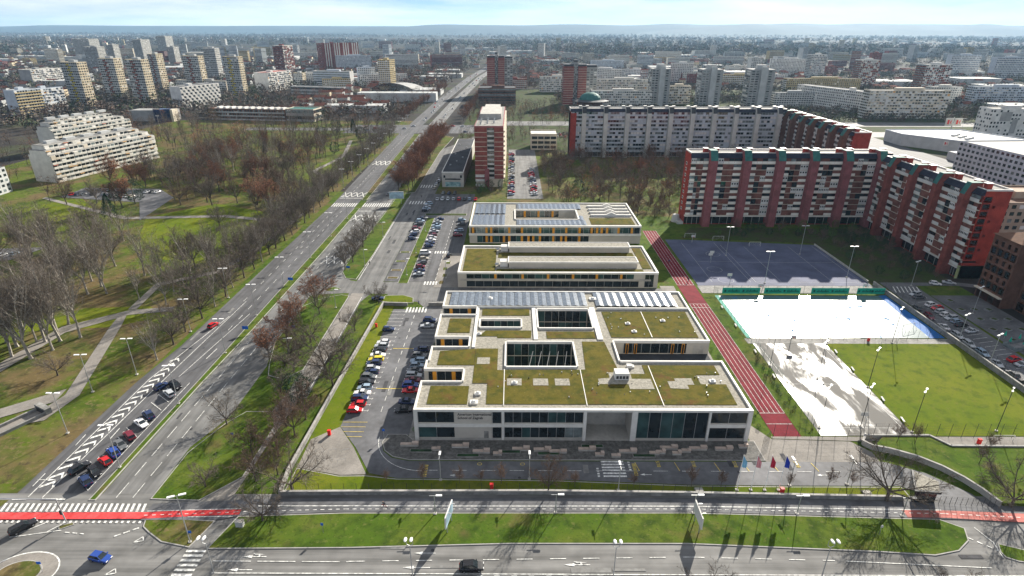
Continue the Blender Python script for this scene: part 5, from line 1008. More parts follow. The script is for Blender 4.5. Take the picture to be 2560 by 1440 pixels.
wood('estate_wood', 60, -400, -312, 300, 440, 5, (10, 15), 8, lambda x, y: x < -312)
wood('arena_wood', 260, -360, -116, 660, 900, 6, (10, 16), 4)
wood('avenue_wood', 260, -46, 60, 490, 780, 4.5, (8, 13), 5, lambda x, y: not (20 < x < 62 and 530 < y < 570) and not (12 < x < 40 and 476 < y < 503) and not 560 < y < 612)
wood('avenue_wood', 240, -240, -112, 900, 1500, 6, (11, 17), 6, lambda x, y: not (-215 < x < -140 and 895 < y < 960)); wood('avenue_wood', 160, -52, 60, 960, 1600, 6, (10, 16), 7, lambda x, y: x > -60 + (y - 900) * .06)
# ------------------------------------------------------------------ cars
def car_meshes(kind):
    prof = {'hatch': (4.1, 1.74, 1.48, -.62, -1.95, .35, 1.0), 'sedan': (4.6, 1.78, 1.44, -.55, -1.45, .45, 1.05), 'estate': (4.6, 1.78, 1.5, -.6, -2.1, .45, 1.05), 'suv': (4.5, 1.85, 1.72, -.7, -2.0, .5, 1.15), 'van': (4.9, 1.9, 1.95, -1.1, -2.3, .9, 1.65)}[kind]
    L, W, Hc, x_roof0, x_rear, x_roof1, x_ws = prof; bel = Hc * .61; hw = W / 2; body, gl = MB(), MB()
    # lower body as a lofted shell, nose to +x
    st = [(-L / 2, .80, .42, bel - .22), (-L / 2 + .12, .93, .30, bel - .04), (-L / 2 + .7, 1, .24, bel), (0, 1, .22, bel), (x_ws, 1, .22, bel - .02), (L / 2 - .55, .97, .25, bel - .14), (L / 2 - .12, .88, .30, bel - .24), (L / 2, .74, .40, bel - .34)]
    rg = []
    for x, k, zb, zt in st:
        i = len(body.v); w = hw * k; body.v += [(x, -w * .9, zb), (x, -w, zb + .16), (x, -w, zt - .12), (x, -w * .9, zt), (x, w * .9, zt), (x, w, zt - .12), (x, w, zb + .16), (x, w * .9, zb)]; rg.append(i)
    for a, b in zip(rg, rg[1:]):
        for k in range(7): body.f.append((a + k, a + k + 1, b + k + 1, b + k)); body.m.append(0)
    body.f.append(tuple(rg[0] + k for k in range(7, -1, -1))); body.m.append(0); body.f.append(tuple(rg[-1] + k for k in range(8))); body.m.append(0)
    # greenhouse glass and painted roof with pillars
    wb, wt = hw * .88, hw * .72; a0, a1 = x_rear, x_ws; r0, r1 = (x_roof0 - .75 if kind in ('hatch', 'suv', 'estate', 'van') else x_roof0), x_roof1 - .15
    if kind in ('estate', 'van'): r0 = x_rear + .25
    B = [(a0, -wb, bel - .05), (a1, -wb, bel - .05), (a1, wb, bel - .05), (a0, wb, bel - .05)]; Tt = [(r0, -wt, Hc - .04), (r1, -wt, Hc - .04), (r1, wt, Hc - .04), (r0, wt, Hc - .04)]
    for k in range(4): j = (k + 1) % 4; gl.face([B[k], B[j], Tt[j], Tt[k]])
    body.box(r0 - .05, r1 + .05, -wt - .02, wt + .02, Hc - .05, Hc, 0, True)
    for k in range(4): body.tube(B[k], Tt[k], .05, .045, 4, 0, False)
    mx = (a0 + a1) / 2
    for s in (-1, 1): body.tube((mx - .1, s * (wb + .005), bel), (mx - .12, s * (wt + .01), Hc - .03), .045, .04, 4, 0, False); body.box(a1 - .35, a1 - .15, s * (hw + .1) - .1, s * (hw + .1) + .1, bel - .02, bel + .14, 0, True)
    wh = MB(); wh.tube((0, -.1, 0), (0, .1, 0), .32, .32, 12, 0); wh.tube((0, .1, 0), (0, -.1, 0), .32, .32, 12, 0); wh.tube((0, -.105, 0), (0, .105, 0), .19, .19, 8, 1); wh.tube((0, .105, 0), (0, -.105, 0), .19, .19, 8, 1)
    hl = MB().box(-.06, .06, -.2, .2, -.07, .09, 0, True); tl = MB().box(-.04, .04, -.16, .16, -.1, .12, 0, True)
    return dict(body=body.mesh('body', [WHITE]), glass=gl.mesh('window_glass', [GLASS]), wheel=wh.mesh('wheel', [TYRE, RIM]), head=hl.mesh('headlight', [HEADL]), tail=tl.mesh('tail_light', [TAILL]), L=L, hw=hw, bel=bel)
CARS = {k: car_meshes(k) for k in ('hatch', 'sedan', 'estate', 'suv', 'van')}
PC = {'white': (.72, .72, .72), 'silver': (.42, .44, .46), 'light blue': (.27, .36, .45), 'grey': (.12, .125, .13), 'black': (.012, .012, .014), 'dark blue': (.015, .03, .09), 'blue': (.02, .06, .28), 'red': (.50, .012, .015), 'dark red': (.15, .012, .025), 'yellow': (.62, .5, .03), 'beige': (.38, .34, .27)}
PAINT = {k: A('car_paint_' + k.replace(' ', '_'), v, .25, .04, .5, spec=.5) for k, v in PC.items()}
def car(x, y, ang, colour, kind, label, group=None, parts=True, z=.09):
    c = CARS[kind]; t = thing('parked_car' if group and 'driv' not in group else 'car', label, 'car', (x, y, z), R(ang), group)
    b = inst('body', c['body'], t); b.material_slots[0].link = 'OBJECT'; b.material_slots[0].material = PAINT[colour]; inst('window_glass', c['glass'], t)
    for sx in (-1, 1):
        for sy in (-1, 1):
            inst('wheel', c['wheel'], t, (sx * c['L'] * .3, sy * (c['hw'] - .1), .32))
            if parts: inst('headlight' if sx > 0 else 'tail_light', c['head' if sx > 0 else 'tail'], t, (sx * (c['L'] / 2 - .06), sy * c['hw'] * .6, c['bel'] - .33 if sx > 0 else c['bel'] - .22))
    return t
KD = ['hatch', 'sedan', 'estate', 'suv', 'hatch']
def row(cars, where, group, ang, jit=4, parts=True):
    for i, (x, y, col) in enumerate(cars): car(x + rnd.uniform(-.25, .25), y, ang + (180 if rnd.random() < .5 else 0) + rnd.uniform(-jit, jit), col, rnd.choice(KD), '%s car in the %s, %s from near end' % (col, where, nth(i)), group, parts)
row([(-40, y, c) for y, c in ((124, 'red'), (126.6, 'red'), (129.1, 'dark blue'), (131.8, 'white'), (134.3, 'light blue'), (137, 'black'), (139.5, 'grey'), (141.9, 'dark blue'), (144.2, 'silver'), (146.8, 'dark blue'), (149.2, 'yellow'), (151.7, 'white'), (154.4, 'black'), (156.9, 'silver'), (159.4, 'white'), (168.2, 'dark blue'))], 'left school car park row', 'cars in the left row of the school car park', 0)
row([(-27.6, y, c) for y, c in ((124.2, 'black'), (127.8, 'dark blue'), (133, 'red'), (135.5, 'blue'), (138, 'dark red'), (140.6, 'silver'), (143.2, 'grey'), (145.8, 'light blue'), (148.5, 'light blue'), (151.3, 'grey'), (155, 'dark blue'), (170.6, 'silver'), (174.6, 'dark blue'))], 'right school car park row', 'cars in the right row of the school car park', 0)
row([(-46.7, y, c) for y, c in ((258, 'dark blue'), (263.7, 'dark blue'), (267.7, 'white'), (272.9, 'dark red'), (280.4, 'grey'), (284.8, 'light blue'), (289.4, 'dark blue'), (303.9, 'black'), (307.8, 'light blue'), (312.6, 'silver'), (317, 'light blue'))], 'upper row beside the service road', 'cars beside the service road', 10)
row([(-37.4, y, c) for y, c in ((215, 'silver'), (218.5, 'dark blue'), (222.8, 'dark red'), (227.4, 'grey'), (232, 'beige'), (248, 'dark blue'), (251.5, 'dark blue'), (256, 'white'), (259.5, 'silver'), (262.8, 'dark red'), (268.8, 'silver'), (274, 'light blue'), (278.3, 'light blue'), (283.8, 'silver'), (288.3, 'dark blue'))], 'upper hedge-side row', 'cars in the hedge-side row', 10)
car(-37.8, 238.5, 5, 'white', 'van', 'white van in the hedge-side row of the upper car park', 'cars in the hedge-side row')
row([(-25.6, y, c) for y, c in ((263, 'dark red'), (270, 'light blue'), (280.6, 'grey'), (287.3, 'light blue'))], 'short row left of the school annex', 'cars left of the annex', 5)
row([(-91.8 + rnd.uniform(-.3, .3), y, c) for y, c in ((98.1, 'dark blue'), (101.2, 'black'), (104.6, 'red'), (107.4, 'blue'), (110.2, 'grey'), (113.6, 'dark red'), (118.3, 'white'), (121.6, 'dark blue'), (131.3, 'silver'), (135, 'black'))], 'angled bays beside the avenue', 'cars in the angled bays of the avenue', -38)
for x, y, a, c, k, lab in ((-95.8, 102, 68, 'black', 'suv', 'black car driving down the lane beside the angled bays'), (-95.6, 134.6, 66, 'dark blue', 'hatch', 'dark blue car at the top end of the angled bays'), (-98.2, 170.5, 72, 'red', 'hatch', 'bright red car driving on the left carriageway'), (-95.6, 85.4, 55, 'black', 'estate', 'black car crossing towards the roundabout at the left edge'), (-75.8, 78.2, -12, 'blue', 'hatch', 'bright blue car on the junction near the roundabout'), (-7.2, 76.4, 4, 'black', 'suv', 'black car driving along the front road'), (-48.6, 192, 5, 'dark blue', 'sedan', 'dark car half under the bare tree by the side gate'), (-27.2, 236, 80, 'black', 'hatch', 'black car standing alone left of the sports hall'), (-73, 337, 80, 'grey', 'sedan', 'grey car on the right carriageway under the rust-brown trees')): car(x, y, a, c, k, lab, None, True)
row([(149.4, y, c) for y, c in ((147.5, 'silver'), (150, 'red'), (168.3, 'silver'), (172.4, 'black'), (175, 'light blue'), (177.5, 'silver'), (180, 'white'), (182.6, 'silver'), (185.2, 'red'), (187.8, 'white'), (194.4, 'grey'), (197, 'silver'))], 'residents row facing the square', 'cars in the square-side row', 12)
row([(142.6, y, c) for y, c in ((137, 'black'), (142, 'grey'), (148, 'silver'), (154, 'light blue'), (159.5, 'silver'), (165, 'silver'), (171, 'white'), (178.5, 'dark red'), (185.5, 'grey'))], 'row parked along the court wall', 'cars along the court wall', 88)
car(163.4, 207, -25, 'white', 'hatch', 'white car parked below the pale green wall', 'cars below the green wall'); car(169.4, 208, -25, 'silver', 'sedan', 'silver car parked at the corner of the brown building', 'cars below the green wall')
cc = lambda: rnd.choice(('white', 'silver', 'light blue', 'grey', 'dark blue', 'black', 'silver', 'white', 'red', 'beige'))
row([(-.6 + rnd.uniform(-.3, .3), 338 + i * 5.4, cc()) for i in range(24)], 'left column beside the dark red block', 'cars in the left column', 15, parts=False); row([(13 + rnd.uniform(-.3, .3), 338 + i * 4.6, cc()) for i in range(16)], 'right column beside the dark red block', 'cars in the right column', 15, parts=False)
row([(-43 + i * 3.1, 327, cc()) for i in range(8)], 'shaded row below the black-roofed hall', 'shaded cars below the hall', 90, parts=False); row([(-41 + i * 3.3, 340.5, cc()) for i in range(3)] + [(-47.5, 352 + i * 4.5, cc()) for i in range(6)], 'corner beside the black-roofed hall', 'cars at the hall corner', 80, parts=False)
for i in range(46):
    y = 640 + i * 16 + rnd.uniform(-5, 5); ln = rnd.choice((-101, -97, -94, -80, -76, -73)); x = ln + max(0, (y - 840)) * .035
    car(x, y, 90 if ln > -90 else -90, cc(), rnd.choice(KD), 'small car in the traffic on the far avenue', 'cars driving on the far avenue', False)
for i in range(12): car(-150 + rnd.uniform(0, 130), 566 + rnd.choice((0, 8, 20, 28, 36)), rnd.choice((0, 180)), cc(), rnd.choice(KD), 'small car at the far avenue junction', 'cars driving at the far junction', False)
for i in range(16): car(-258 + i * 3.1, rnd.choice((335, 345)) - (i > 8) * 4, 80, cc(), rnd.choice(KD), 'small parked car below the stepped white block', 'cars below the stepped block', False)
for i in range(10): car(-256 + i * 4.6, 222 + i * 1.6, 80, cc(), rnd.choice(KD), 'parked car behind the tall trees at the left edge', 'cars behind the tall left trees', False)
for i in range(60): car(268 + (i % 12) * 3.6 + rnd.uniform(-.5, .5), 560 + (i // 12) * 9, 90, cc(), rnd.choice(KD), 'small car in the distant car park beyond the red stepped block', 'cars in the distant right car park', False)
for i in range(30): car(24 + (i % 10) * 3.4, 540 + (i // 10) * 10, 85, cc(), rnd.choice(KD), 'small car in the car park behind the small cream office', 'cars behind the small office', False)
# ------------------------------------------------------------------ street furniture
def street_lamp(x, y, label, group, h=11.5, az=0, arms=2, dark=False):
    t = thing('street_lamp', label, 'street lamp', (x, y, .05), R(az), group)
    if 'pole' not in BOXES:
        BOXES['pole'] = MB().tube((0, 0, 0), (0, 0, 1), .11, .07, 8).mesh('pole', METAL); BOXES['arm'] = MB().box(-1, 1, -.05, .05, 0, .1, 0, True).mesh('arm', METAL); BOXES['lh'] = MB().box(-.62, .62, -.22, .22, 0, .16, 0, True).mesh('lamp_head', LAMPW); BOXES['foot'] = MB().box(-.3, .3, -.3, .3, 0, .25).mesh('foot', CONC)
    if dark and 'dpole' not in BOXES: BOXES['dpole'] = MB().tube((0, 0, 0), (0, 0, 1), .09, .06, 8).mesh('pole', DMETAL); BOXES['dlh'] = MB().box(-.4, .4, -.2, .2, 0, .12, 0, True).mesh('lamp_head', METAL)
    inst('pole', BOXES['dpole' if dark else 'pole'], t, scale=(1, 1, h)); inst('arm', BOXES['arm'], t, (0, 0, h - .05)); inst('foot', BOXES['foot'], t)
    for s in ((-1, 1) if arms == 2 else (1,)): inst('lamp_head', BOXES['dlh' if dark else 'lh'], t, (s * .95, 0, h + .02))
def twin_lamp(x, y, label, group, h=8.2):
    t = thing('street_lamp', label, 'street lamp', (x, y, .05), 0, group)
    if 'tw' not in BOXES:
        mb = MB()
        for s in (-1, 1): mb.tube((0, 0, 0), (s * .55, 0, .35), .05, .05, 6); mb.tube((s * .55, 0, .35), (s * .62, 0, 1.5), .05, .045, 6); mb.tube((s * .62, 0, 1.5), (s * .5, -.5, 2.2), .045, .04, 6)
        BOXES['tw'] = mb.mesh('fork', METAL); e = MB()
        for j in range(6):
            for k in range(8):
                q = lambda a, b: (.3 * math.sin(math.pi * a / 6) * math.cos(b * math.pi / 4), .55 * math.cos(math.pi * a / 6), .16 * math.sin(math.pi * a / 6) * math.sin(b * math.pi / 4))
                e.face([q(j, k), q(j, k + 1), q(j + 1, k + 1), q(j + 1, k)])
        BOXES['ov'] = e.mesh('lamp_head', LAMPW)
    inst('pole', BOXES['pole'], t, scale=(1, 1, h)); inst('fork', BOXES['tw'], t, (0, 0, h))
    for s in (-1, 1): inst('lamp_head', BOXES['ov'], t, (s * .5, -.75, h + 2.25))
if True:
    street_lamp(-107.6, 115, 'tall street lamp on the grass left of the avenue, nearest of its row', 'lamps left of the avenue'); 
    for i, (x, y) in enumerate(((-113.1, 132.6), (-106.3, 141.3), (-104, 167), (-103.3, 193))): street_lamp(x, y, 'tall street lamp on the grass left of the avenue, %s beyond the nearest' % nth(i), 'lamps left of the avenue', az=5)
    for i, (x, y) in enumerate(((-87.6, 103), (-87.1, 127.3), (-86.6, 153.4), (-87.4, 178.8), (-87.2, 204.3), (-86.4, 234), (-85.6, 262), (-85, 290))): street_lamp(x, y, 'tall street lamp on the avenue median, %s from the near end' % nth(i), 'lamps on the avenue median', az=3)
    for i in range(12): street_lamp(-103.4, 352 + i * 22, 'street lamp among the far kerb trees of the avenue, %s along' % nth(i), 'far lamps along the avenue kerb', 12)
    street_lamp(-61.4, 82.3, 'large street lamp with blue sign on the corner verge', None, 11.5, 20)
    for i, (x, y) in enumerate(((-53.7, 75.5), (-17.8, 75.3), (18.4, 75), (56, 75.2))): twin_lamp(x, y, 'twin-headed lamp at the bottom edge along the front road, %s from the left' % nth(i), 'twin-headed lamps on the front road', 7)
    for i, (x, y) in enumerate(((-15.4, 99.3), (3.9, 99.6), (22.8, 96.4), (60, 98), (72.6, 98.4))): street_lamp(x, y, 'slim lamp on the kerbside lawn by the drop-off road, %s from the left' % nth(i), 'slim lamps along the drop-off road', 6.5, 90, 1)
    for i, (x, y) in enumerate(((-15.4, 89.6), (9, 90), (37, 90), (58, 89.9), (79, 89.4))): street_lamp(x, y, 'low path lamp beside the cycle path, %s from the left' % nth(i), 'path lamps along the cycle path', 4.8, 0, 1)
    for i, (x, y) in enumerate(((-62, 185), (-61, 225), (-61, 262), (-66, 150), (-42, 215), (-42, 240), (-42, 270), (-26, 212))): street_lamp(x, y, 'slim lamp around the upper car park and verge, %s from the near side' % nth(i), 'slim lamps round the upper car park', 7, 0, 1)
    for i, (x, y) in enumerate(((93, 238), (126, 240), (98, 208), (133, 214))): street_lamp(x, y, 'tall floodlight mast on the blue playground, %s of four' % nth(i), 'floodlight masts of the playground', 13, 0)
    for i, (x, y) in enumerate(((76, 118), (86.5, 118.5), (98, 116.5), (98, 136), (86, 140), (75.5, 147), (98.5, 160), (119, 117), (119.5, 161))): street_lamp(x, y, 'floodlight mast beside the puddled court and field, %s of nine' % nth(i), 'floodlight masts of the sports ground', 12, 45, 2, True)
    for i, (x, y) in enumerate(((140.3, 148), (140.2, 161), (160, 182), (153.6, 206))): street_lamp(x, y, 'lamp by the residents car park, %s from the near end' % nth(i), 'lamps of the residents car park', 10, 30)
    for i, (x, y) in enumerate(((-330, 560), (-270, 590), (-222, 600), (-380, 600), (-150, 590), (420, 560), (470, 580))): street_lamp(x, y, 'distant street lamp rising above the trees', 'distant street lamps', 15)
# retaining walls
def wall(name, label, pts, z0, z1, w=.4, m=None, cope=True, cat='wall'):
    t = thing(name, label, cat, (0, 0, 0)); mb, cp = MB(), MB()
    for (a, b) in zip(pts, pts[1:]): mb.prism(line(*a, *b, w), z0, z1); cp.prism(line(*a, *b, w + .14), z1, z1 + .12)
    mb.build('wall_face', m or CONCD, t)
    if cope: cp.build('coping', KERB, t)
    return t
wall('retaining_wall', 'long low concrete wall between cycle path and school lawn', [(-49, 94.8), (-34, 95), (7, 95.3), (37, 94.9), (82, 93.9)], 0, 1.0)
wall('boundary_wall', 'concrete boundary wall left of the school car park', [(-48.6, 94.8), (-49.2, 101), (-48.7, 114), (-47.6, 141), (-45.6, 187.4)], 0, 1.3)
wall('gate_wall', 'short dark wall closing the far end of the school car park', [(-45.5, 187.2), (-37, 186.8)], 0, 1.2); wall('gate_wall', 'short dark wall right of the side gate', [(-29.6, 187), (-23, 187)], 0, 1.2)
cw = [(83.2, 111.6), (84.5, 110), (88, 108.8), (92.5, 106.3), (96, 103), (98.4, 99.4), (99.8, 96), (100.8, 92)]
wall('curved_wall', 'curved concrete retaining wall at the ramp right of the drop-off road', cw, 0, 1.3, .35, CONC)
wall('curved_wall', 'concrete wall with sunken light well beside the upper path', [(83.2, 111.8), (85, 114), (100.4, 114), (103, 110.2), (140, 109.9)], 0, 1.1, .35, CONC)
bank = MB(); bank.prism([(85.4, 110.6), (88.6, 109.4), (93, 106.9), (96.6, 103.4), (98.9, 99.8), (100.3, 96), (101.6, 92.2), (140, 91), (140, 109.4), (103.2, 109.8), (100.2, 113.6), (89, 113.6)], 0, .95); bank.build('grass_bank', GRASS)['kind'] = 'structure'
sheet('upper_path', [(103.4, 110.3), (140, 110.2), (140, 113), (101.6, 113.6)], PAVE, z=.14)
wall('court_wall', 'long wall with netting between sports field and residents car park', [(139.2, 118), (139.2, 206.5)], 0, 1.6, .4)
wall('playground_wall', 'pale low wall along the right side of the blue playground', [(138.6, 209), (138, 252)], 0, .7, .35, CONC)
def fence(label, pts, h, step, m=DMETAL, z=0, wires=5, group=None):
    t = thing('fence', label, 'fence', (0, 0, 0), 0, group); pm = MB().tube((0, 0, 0), (0, 0, h), .045, .04, 5).mesh('post', m); wm = MB()
    for (a, b) in zip(pts, pts[1:]):
        L = math.dist(a, b); n = max(1, round(L / step))
        for k in range(n): f = k / n; inst('post', pm, t, (a[0] + (b[0] - a[0]) * f, a[1] + (b[1] - a[1]) * f, z))
        for k in range(wires): zz = z + h * (k + 1) / wires; wm.tube((*a, zz), (*b, zz), .014, .014, 3)
        for k in range(int(L / .45)): f = k * .45 / L; x, y = a[0] + (b[0] - a[0]) * f, a[1] + (b[1] - a[1]) * f; wm.tube((x, y, z + .05), (x, y, z + h), .006, .006, 3, 0, False)
    wm.build('wire_mesh', m, t, kind='stuff'); return t
fence('thin mesh fence on the low wall along the cycle path', [(-48.6, 95.4), (7, 95.8), (37, 95.4), (82, 94.4)], 1.7, 2.6, z=.9)
fence('fence across the far end of the school car park', [(-45, 187.6), (-23.4, 187.6)], 2.0, 2.5); fence('tall dark fence above the upper path along court and field', [(63, 114.2), (84, 114.2), (139, 114.4)], 4.2, 3.0, wires=6)
fence('tall green fence between track lawn and courts', [(74.6, 115), (74.8, 160), (74.9, 197)], 3.6, 3.2, GREEND, wires=6); fence('fence between wet court and grass field', [(75, 162.5), (138.6, 162.8)], 3.4, 3.4, wires=5); fence('fence behind the green banners', [(75, 198), (138.6, 198)], 3.4, 3.4); fence('netting fence on the wall beside the residents car park', [(139.2, 118), (139.2, 206)], 3.0, 3.4, z=1.6, wires=4)
fence('gate fence at the foot of the school side path', [(59.4, 111.2), (62.6, 114.2)], 2.6, .9); fence('dark gate fence at the ramp exit', [(88.6, 92.7), (100.4, 91.7)], 2.2, 1.1); fence('railing fence along the sports hall road', [(-22, 199), (58, 199.6)], 1.4, 3)
# glass kiosk at the gate
T = thing('gatehouse', 'dark glass gatehouse with gravel roof beside the ramp', 'kiosk', (0, 0, 0)); kp = [(83.4, 93.2), (87.7, 92.8), (89.4, 95.6), (86.2, 98.6)]; MB().prism(kp, .1, 3.0).build('glazing', GLASS, T)
kp2 = [(82.9, 92.8), (88.1, 92.3), (90, 95.6), (86.2, 99.3)]; MB().prism(kp2, 3.0, 3.5).build('roof_rim', DMETAL, T); MB().prism(inset(kp2, .4), 3.5, 3.53).build('roof_gravel', GRAVEL, T)
# billboards, flags, bins, signs, boxes
def billboard(x, y, rz, label, w=5, h=2.8, z=1.8):
    t = thing('billboard', label, 'billboard', (x, y, .15), R(rz)); MB().box(-w / 2, w / 2, -.12, .12, z, z + h, 0, True).build('board', OFFW, t); MB().box(-w / 2 + .1, w / 2 - .1, -.14, -.12, z + .1, z + h - .1).build('poster', A('poster_blue', (.30, .42, .50), .5, .4, .4), t)
    for s in (-1, 1): MB().tube((s * w * .3, 0, 0), (s * w * .3, 0, z), .1, .1, 6).build('leg', METAL, t); MB().box(s * w * .25 - .1, s * w * .25 + .1, -.9, -.2, z + h + .1, z + h + .2).build('lamp_arm', METAL, t)
billboard(-12.2, 86.3, 80, 'billboard seen edge-on on the front verge, left one'); billboard(36.6, 86.4, 90, 'billboard seen edge-on on the front verge, right one'); billboard(-64.5, 318, 8, 'dark billboard on the verge beside the avenue crossing', 8, 4, 3)
FL = [('light blue', (.25, .50, .68)), ('pink and white', (.70, .30, .33)), ('red', (.55, .04, .08)), ('dark blue', (.03, .06, .42))]
for i, (c, col) in enumerate(FL):
    x = 48.1 + i * 2.97; t = thing('flagpole', 'flagpole with %s flag on the lawn below the school' % c, 'flagpole', (x, 96.5, .15), 0, 'flagpoles by the drop-off road'); MB().tube((0, 0, 0), (0, 0, 9.4), .07, .045, 8).build('pole', LAMPW, t); MB().box(-.3, .3, -.3, .3, 0, .2).build('foot', CONC, t)
    mb = MB(); n = 6
    for k in range(n):
        q = lambda k, top: (.06 + .95 * k / n, .12 * math.sin(k * 1.9), (9.2 if top else 6.2) - k * (.28 if top else .05))
        mb.face([q(k, 0), q(k + 1, 0), q(k + 1, 1), q(k, 1)]); mb.face([q(k, 1), q(k + 1, 1), q(k + 1, 0), q(k, 0)]) if 0 else None
    mb.build('flag', A('flag_' + c.replace(' ', '_'), col, .8, .08, .8), t)
def redbin(x, y, label, s=1):
    t = thing('waste_bin', label, 'bin', (x, y, .16)); MB().box(-.35 * s, .35 * s, -.3 * s, .3 * s, 0, 1.25 * s).build('body', REDM, t); MB().box(-.4 * s, .4 * s, -.35 * s, .35 * s, 1.25 * s, 1.4 * s).build('lid', REDM, t)
redbin(-4.2, 96.6, 'red bin on the kerbside lawn in front of the school'); redbin(57.3, 95.6, 'red bin near the flagpoles'); redbin(111, 112, 'red bin on the upper path beside the small goal'); redbin(-44, 114.6, 'red bin at the bicycle court edge'); redbin(-44.6, 170.5, 'orange-red post on the lawn left of the car park', .9); redbin(112.6, 162, 'small red bin between wet court and field', .9)
def signpost(x, y, label, h=2.6, m=BLUEM, w=.8, hh=.8, rz=0):
    t = thing('road_sign', label, 'sign', (x, y, .1), R(rz)); MB().tube((0, 0, 0), (0, 0, h), .05, .05, 6).build('post', METAL, t); MB().box(-w / 2, w / 2, -.06, -.03, h - hh, h, 0, True).build('plate', m, t)
for x, y, lab, w in ((-85.6, 166, 'blue direction sign on the avenue median near the chevrons', 1.9), (-85, 206, 'blue direction sign on the median farther up the avenue', 1.9), (-70.5, 166.5, 'blue direction sign on the verge right of the avenue', 1.7), (-66, 218, 'blue sign near the side junction of the avenue', 1.5), (-61.2, 82.6, 'round blue sign at the foot of the corner lamp', .7), (-84.6, 75.5, 'small blue sign in the roundabout planting', .8), (-66, 112, 'small blue sign on the verge by the footpath', .6), (71.6, 84.5, 'small white road sign on the front verge', .5), (-36.6, 84.6, 'small blue-white sign on the front verge left of the billboard', .5), (-30.6, 113.6, 'blue sign at the plaza corner', .6)): signpost(x, y, lab, 2.6, BLUEM if 'white road' not in lab else OFFW, w, max(.6, w * .6))
T = thing('cabinet', 'small pale utility cabinet on the front verge', 'cabinet', (-53.5, 86.3, .17)); MB().box(-.7, .7, -.45, .45, 0, 1.2).build('body', GREYC, T); MB().box(-.78, .78, -.5, .5, 1.2, 1.3).build('lid', CONC, T)
for i, (x, y) in enumerate(((40, 96.4), (75.4, 95.8))): T = thing('ground_hatch', 'pale concrete hatch on the kerbside lawn, %s' % ('left one' if i == 0 else 'right one near the big tree'), 'hatch', (x, y, .17)); MB().box(-.8, .8, -.5, .5, 0, .3).build('lid', CONC, T); MB().box(-.9, .9, -.6, .6, -.05, .12).build('rim', CONCD, T)
T = thing('signal_gantry', 'cantilever sign gantry over the crossing at the left edge', 'gantry', (-88.3, 87, .1)); MB().tube((0, 0, 0), (-.3, 0, 6), .13, .11, 8).build('post', METAL, T); MB().tube((-.3, 0, 6), (-22, 0, 6.4), .11, .09, 6).build('arm', METAL, T); MB().box(-.5, -.1, -.2, .2, 2.2, 3.2).build('signal_head', DMETAL, T)
T = thing('underpass_ramp', 'old concrete ramp with dark opening in the grass at the left edge', 'ramp', (-123, 118, 0), R(-28)); MB().box(-2.2, -1.7, -9, 6, 0, .8).box(1.7, 2.2, -9, 6, 0, .8).build('side_wall', CONCD, T); MB().box(-2.6, 2.6, 6, 7.4, 0, 1.7).build('head_wall', CONCD, T); MB().box(-1.7, 1.7, 5.9, 6, .1, 1.3).build('opening', DMETAL, T); MB().box(-1.7, 1.7, -9, 5.9, .01, .06).build('ramp_floor', PAVE, T)
# sports equipment
def hoop(x, y, rz, label):
    t = thing('basketball_hoop', label, 'basketball hoop', (x, y, .1), R(rz), 'basketball hoops'); MB().tube((0, 1.2, 0), (0, 1.2, 2.6), .09, .09, 6).tube((0, 1.2, 2.6), (0, .1, 3.2), .07, .07, 6).build('post', METAL, t); MB().box(-.9, .9, 0, .06, 2.9, 4.0, 0, True).build('backboard', OFFW, t); MB().box(-.23, .23, -.45, 0, 3.02, 3.06, 0, True).build('rim', REDM, t)
for i, (x, y, a) in enumerate(((83, 254, 0), (83.6, 230.5, 180), (85, 233, 0), (84, 208, 180), (87, 119, 180), (87, 158.6, 0), (92, 198, 0), (131, 198.2, 0))): hoop(x, y, a, ('white basketball backboard on the blue playground, far one', 'white backboard in the middle of the playground, left of a pair', 'white backboard in the middle of the playground, right of a pair', 'white backboard at the near edge of the playground', 'backboard at the near end of the puddled court', 'backboard at the far end of the puddled court', 'backboard behind the leftmost green banner', 'backboard behind the rightmost green banner')[i])
def goal(x, y, rz, label, w=5, h=2.1):
    t = thing('football_goal', label, 'goal', (x, y, .08), R(rz), 'football goals'); f = MB()
    for s in (-1, 1): f.tube((s * w / 2, 0, 0), (s * w / 2, 0, h), .06, .06, 6); f.tube((s * w / 2, 0, h), (s * w / 2, 1.3, 0), .04, .04, 5)
    f.tube((-w / 2, 0, h), (w / 2, 0, h), .06, .06, 6); f.build('frame', OFFW, t); nm = MB()
    for k in range(13): a = -w / 2 + w * k / 12; nm.tube((a, 0, h), (a, 1.3, 0), .012, .012, 3)
    nm.build('net', OFFW, t, kind='stuff')
for x, y, a, lab in ((117, 112.6, 180, 'white-framed goal on the upper path at the field edge'), (118, 160, 0, 'dark-netted goal frame at the far end of the field'), (96, 258, 0, 'goal in the shade at the far edge of the playground, right one'), (84, 262, 0, 'goal in the shade at the far edge of the playground, left one'), (110, 250, 0, 'goal in the middle of the blue playground'), (130, 170, 200, 'goal frame lying on the wet court')): goal(x, y, a, lab)
BAN = A('green_banner', (.02, .36, .24), .6, .1, .4); BANT = A('banner_lettering', (.01, .10, .07), .7, .1, .5)
for i, (a, b) in enumerate(((78, 92), (93.5, 107), (111, 125), (128, 141.5))):
    b = min(b, 138.3); t = thing('banner', 'green sponsor banner on the court fence, %s from the left' % nth(i), 'banner', ((a + b) / 2, 197.6, .3), 0, 'green banners on the court fence'); w = b - a; MB().box(-w / 2, w / 2, 0, .05, 0, 2.4, 0, True).build('sheet', BAN, t)
    lt = MB()
    for s in (-1, 1):
        c0 = s * w * .24 - w * .17; lt.box(c0 - .5, c0 + .2, -.02, 0, .7, 1.6)
        for k in range(9): q = c0 + .8 + k * .5; hh = (.55, .8, .55, .95, .55, .6, .9, .55, .55)[k]; lt.box(q, q + .34, -.02, 0, .75, .75 + hh)
    lt.build('lettering', BANT, t)
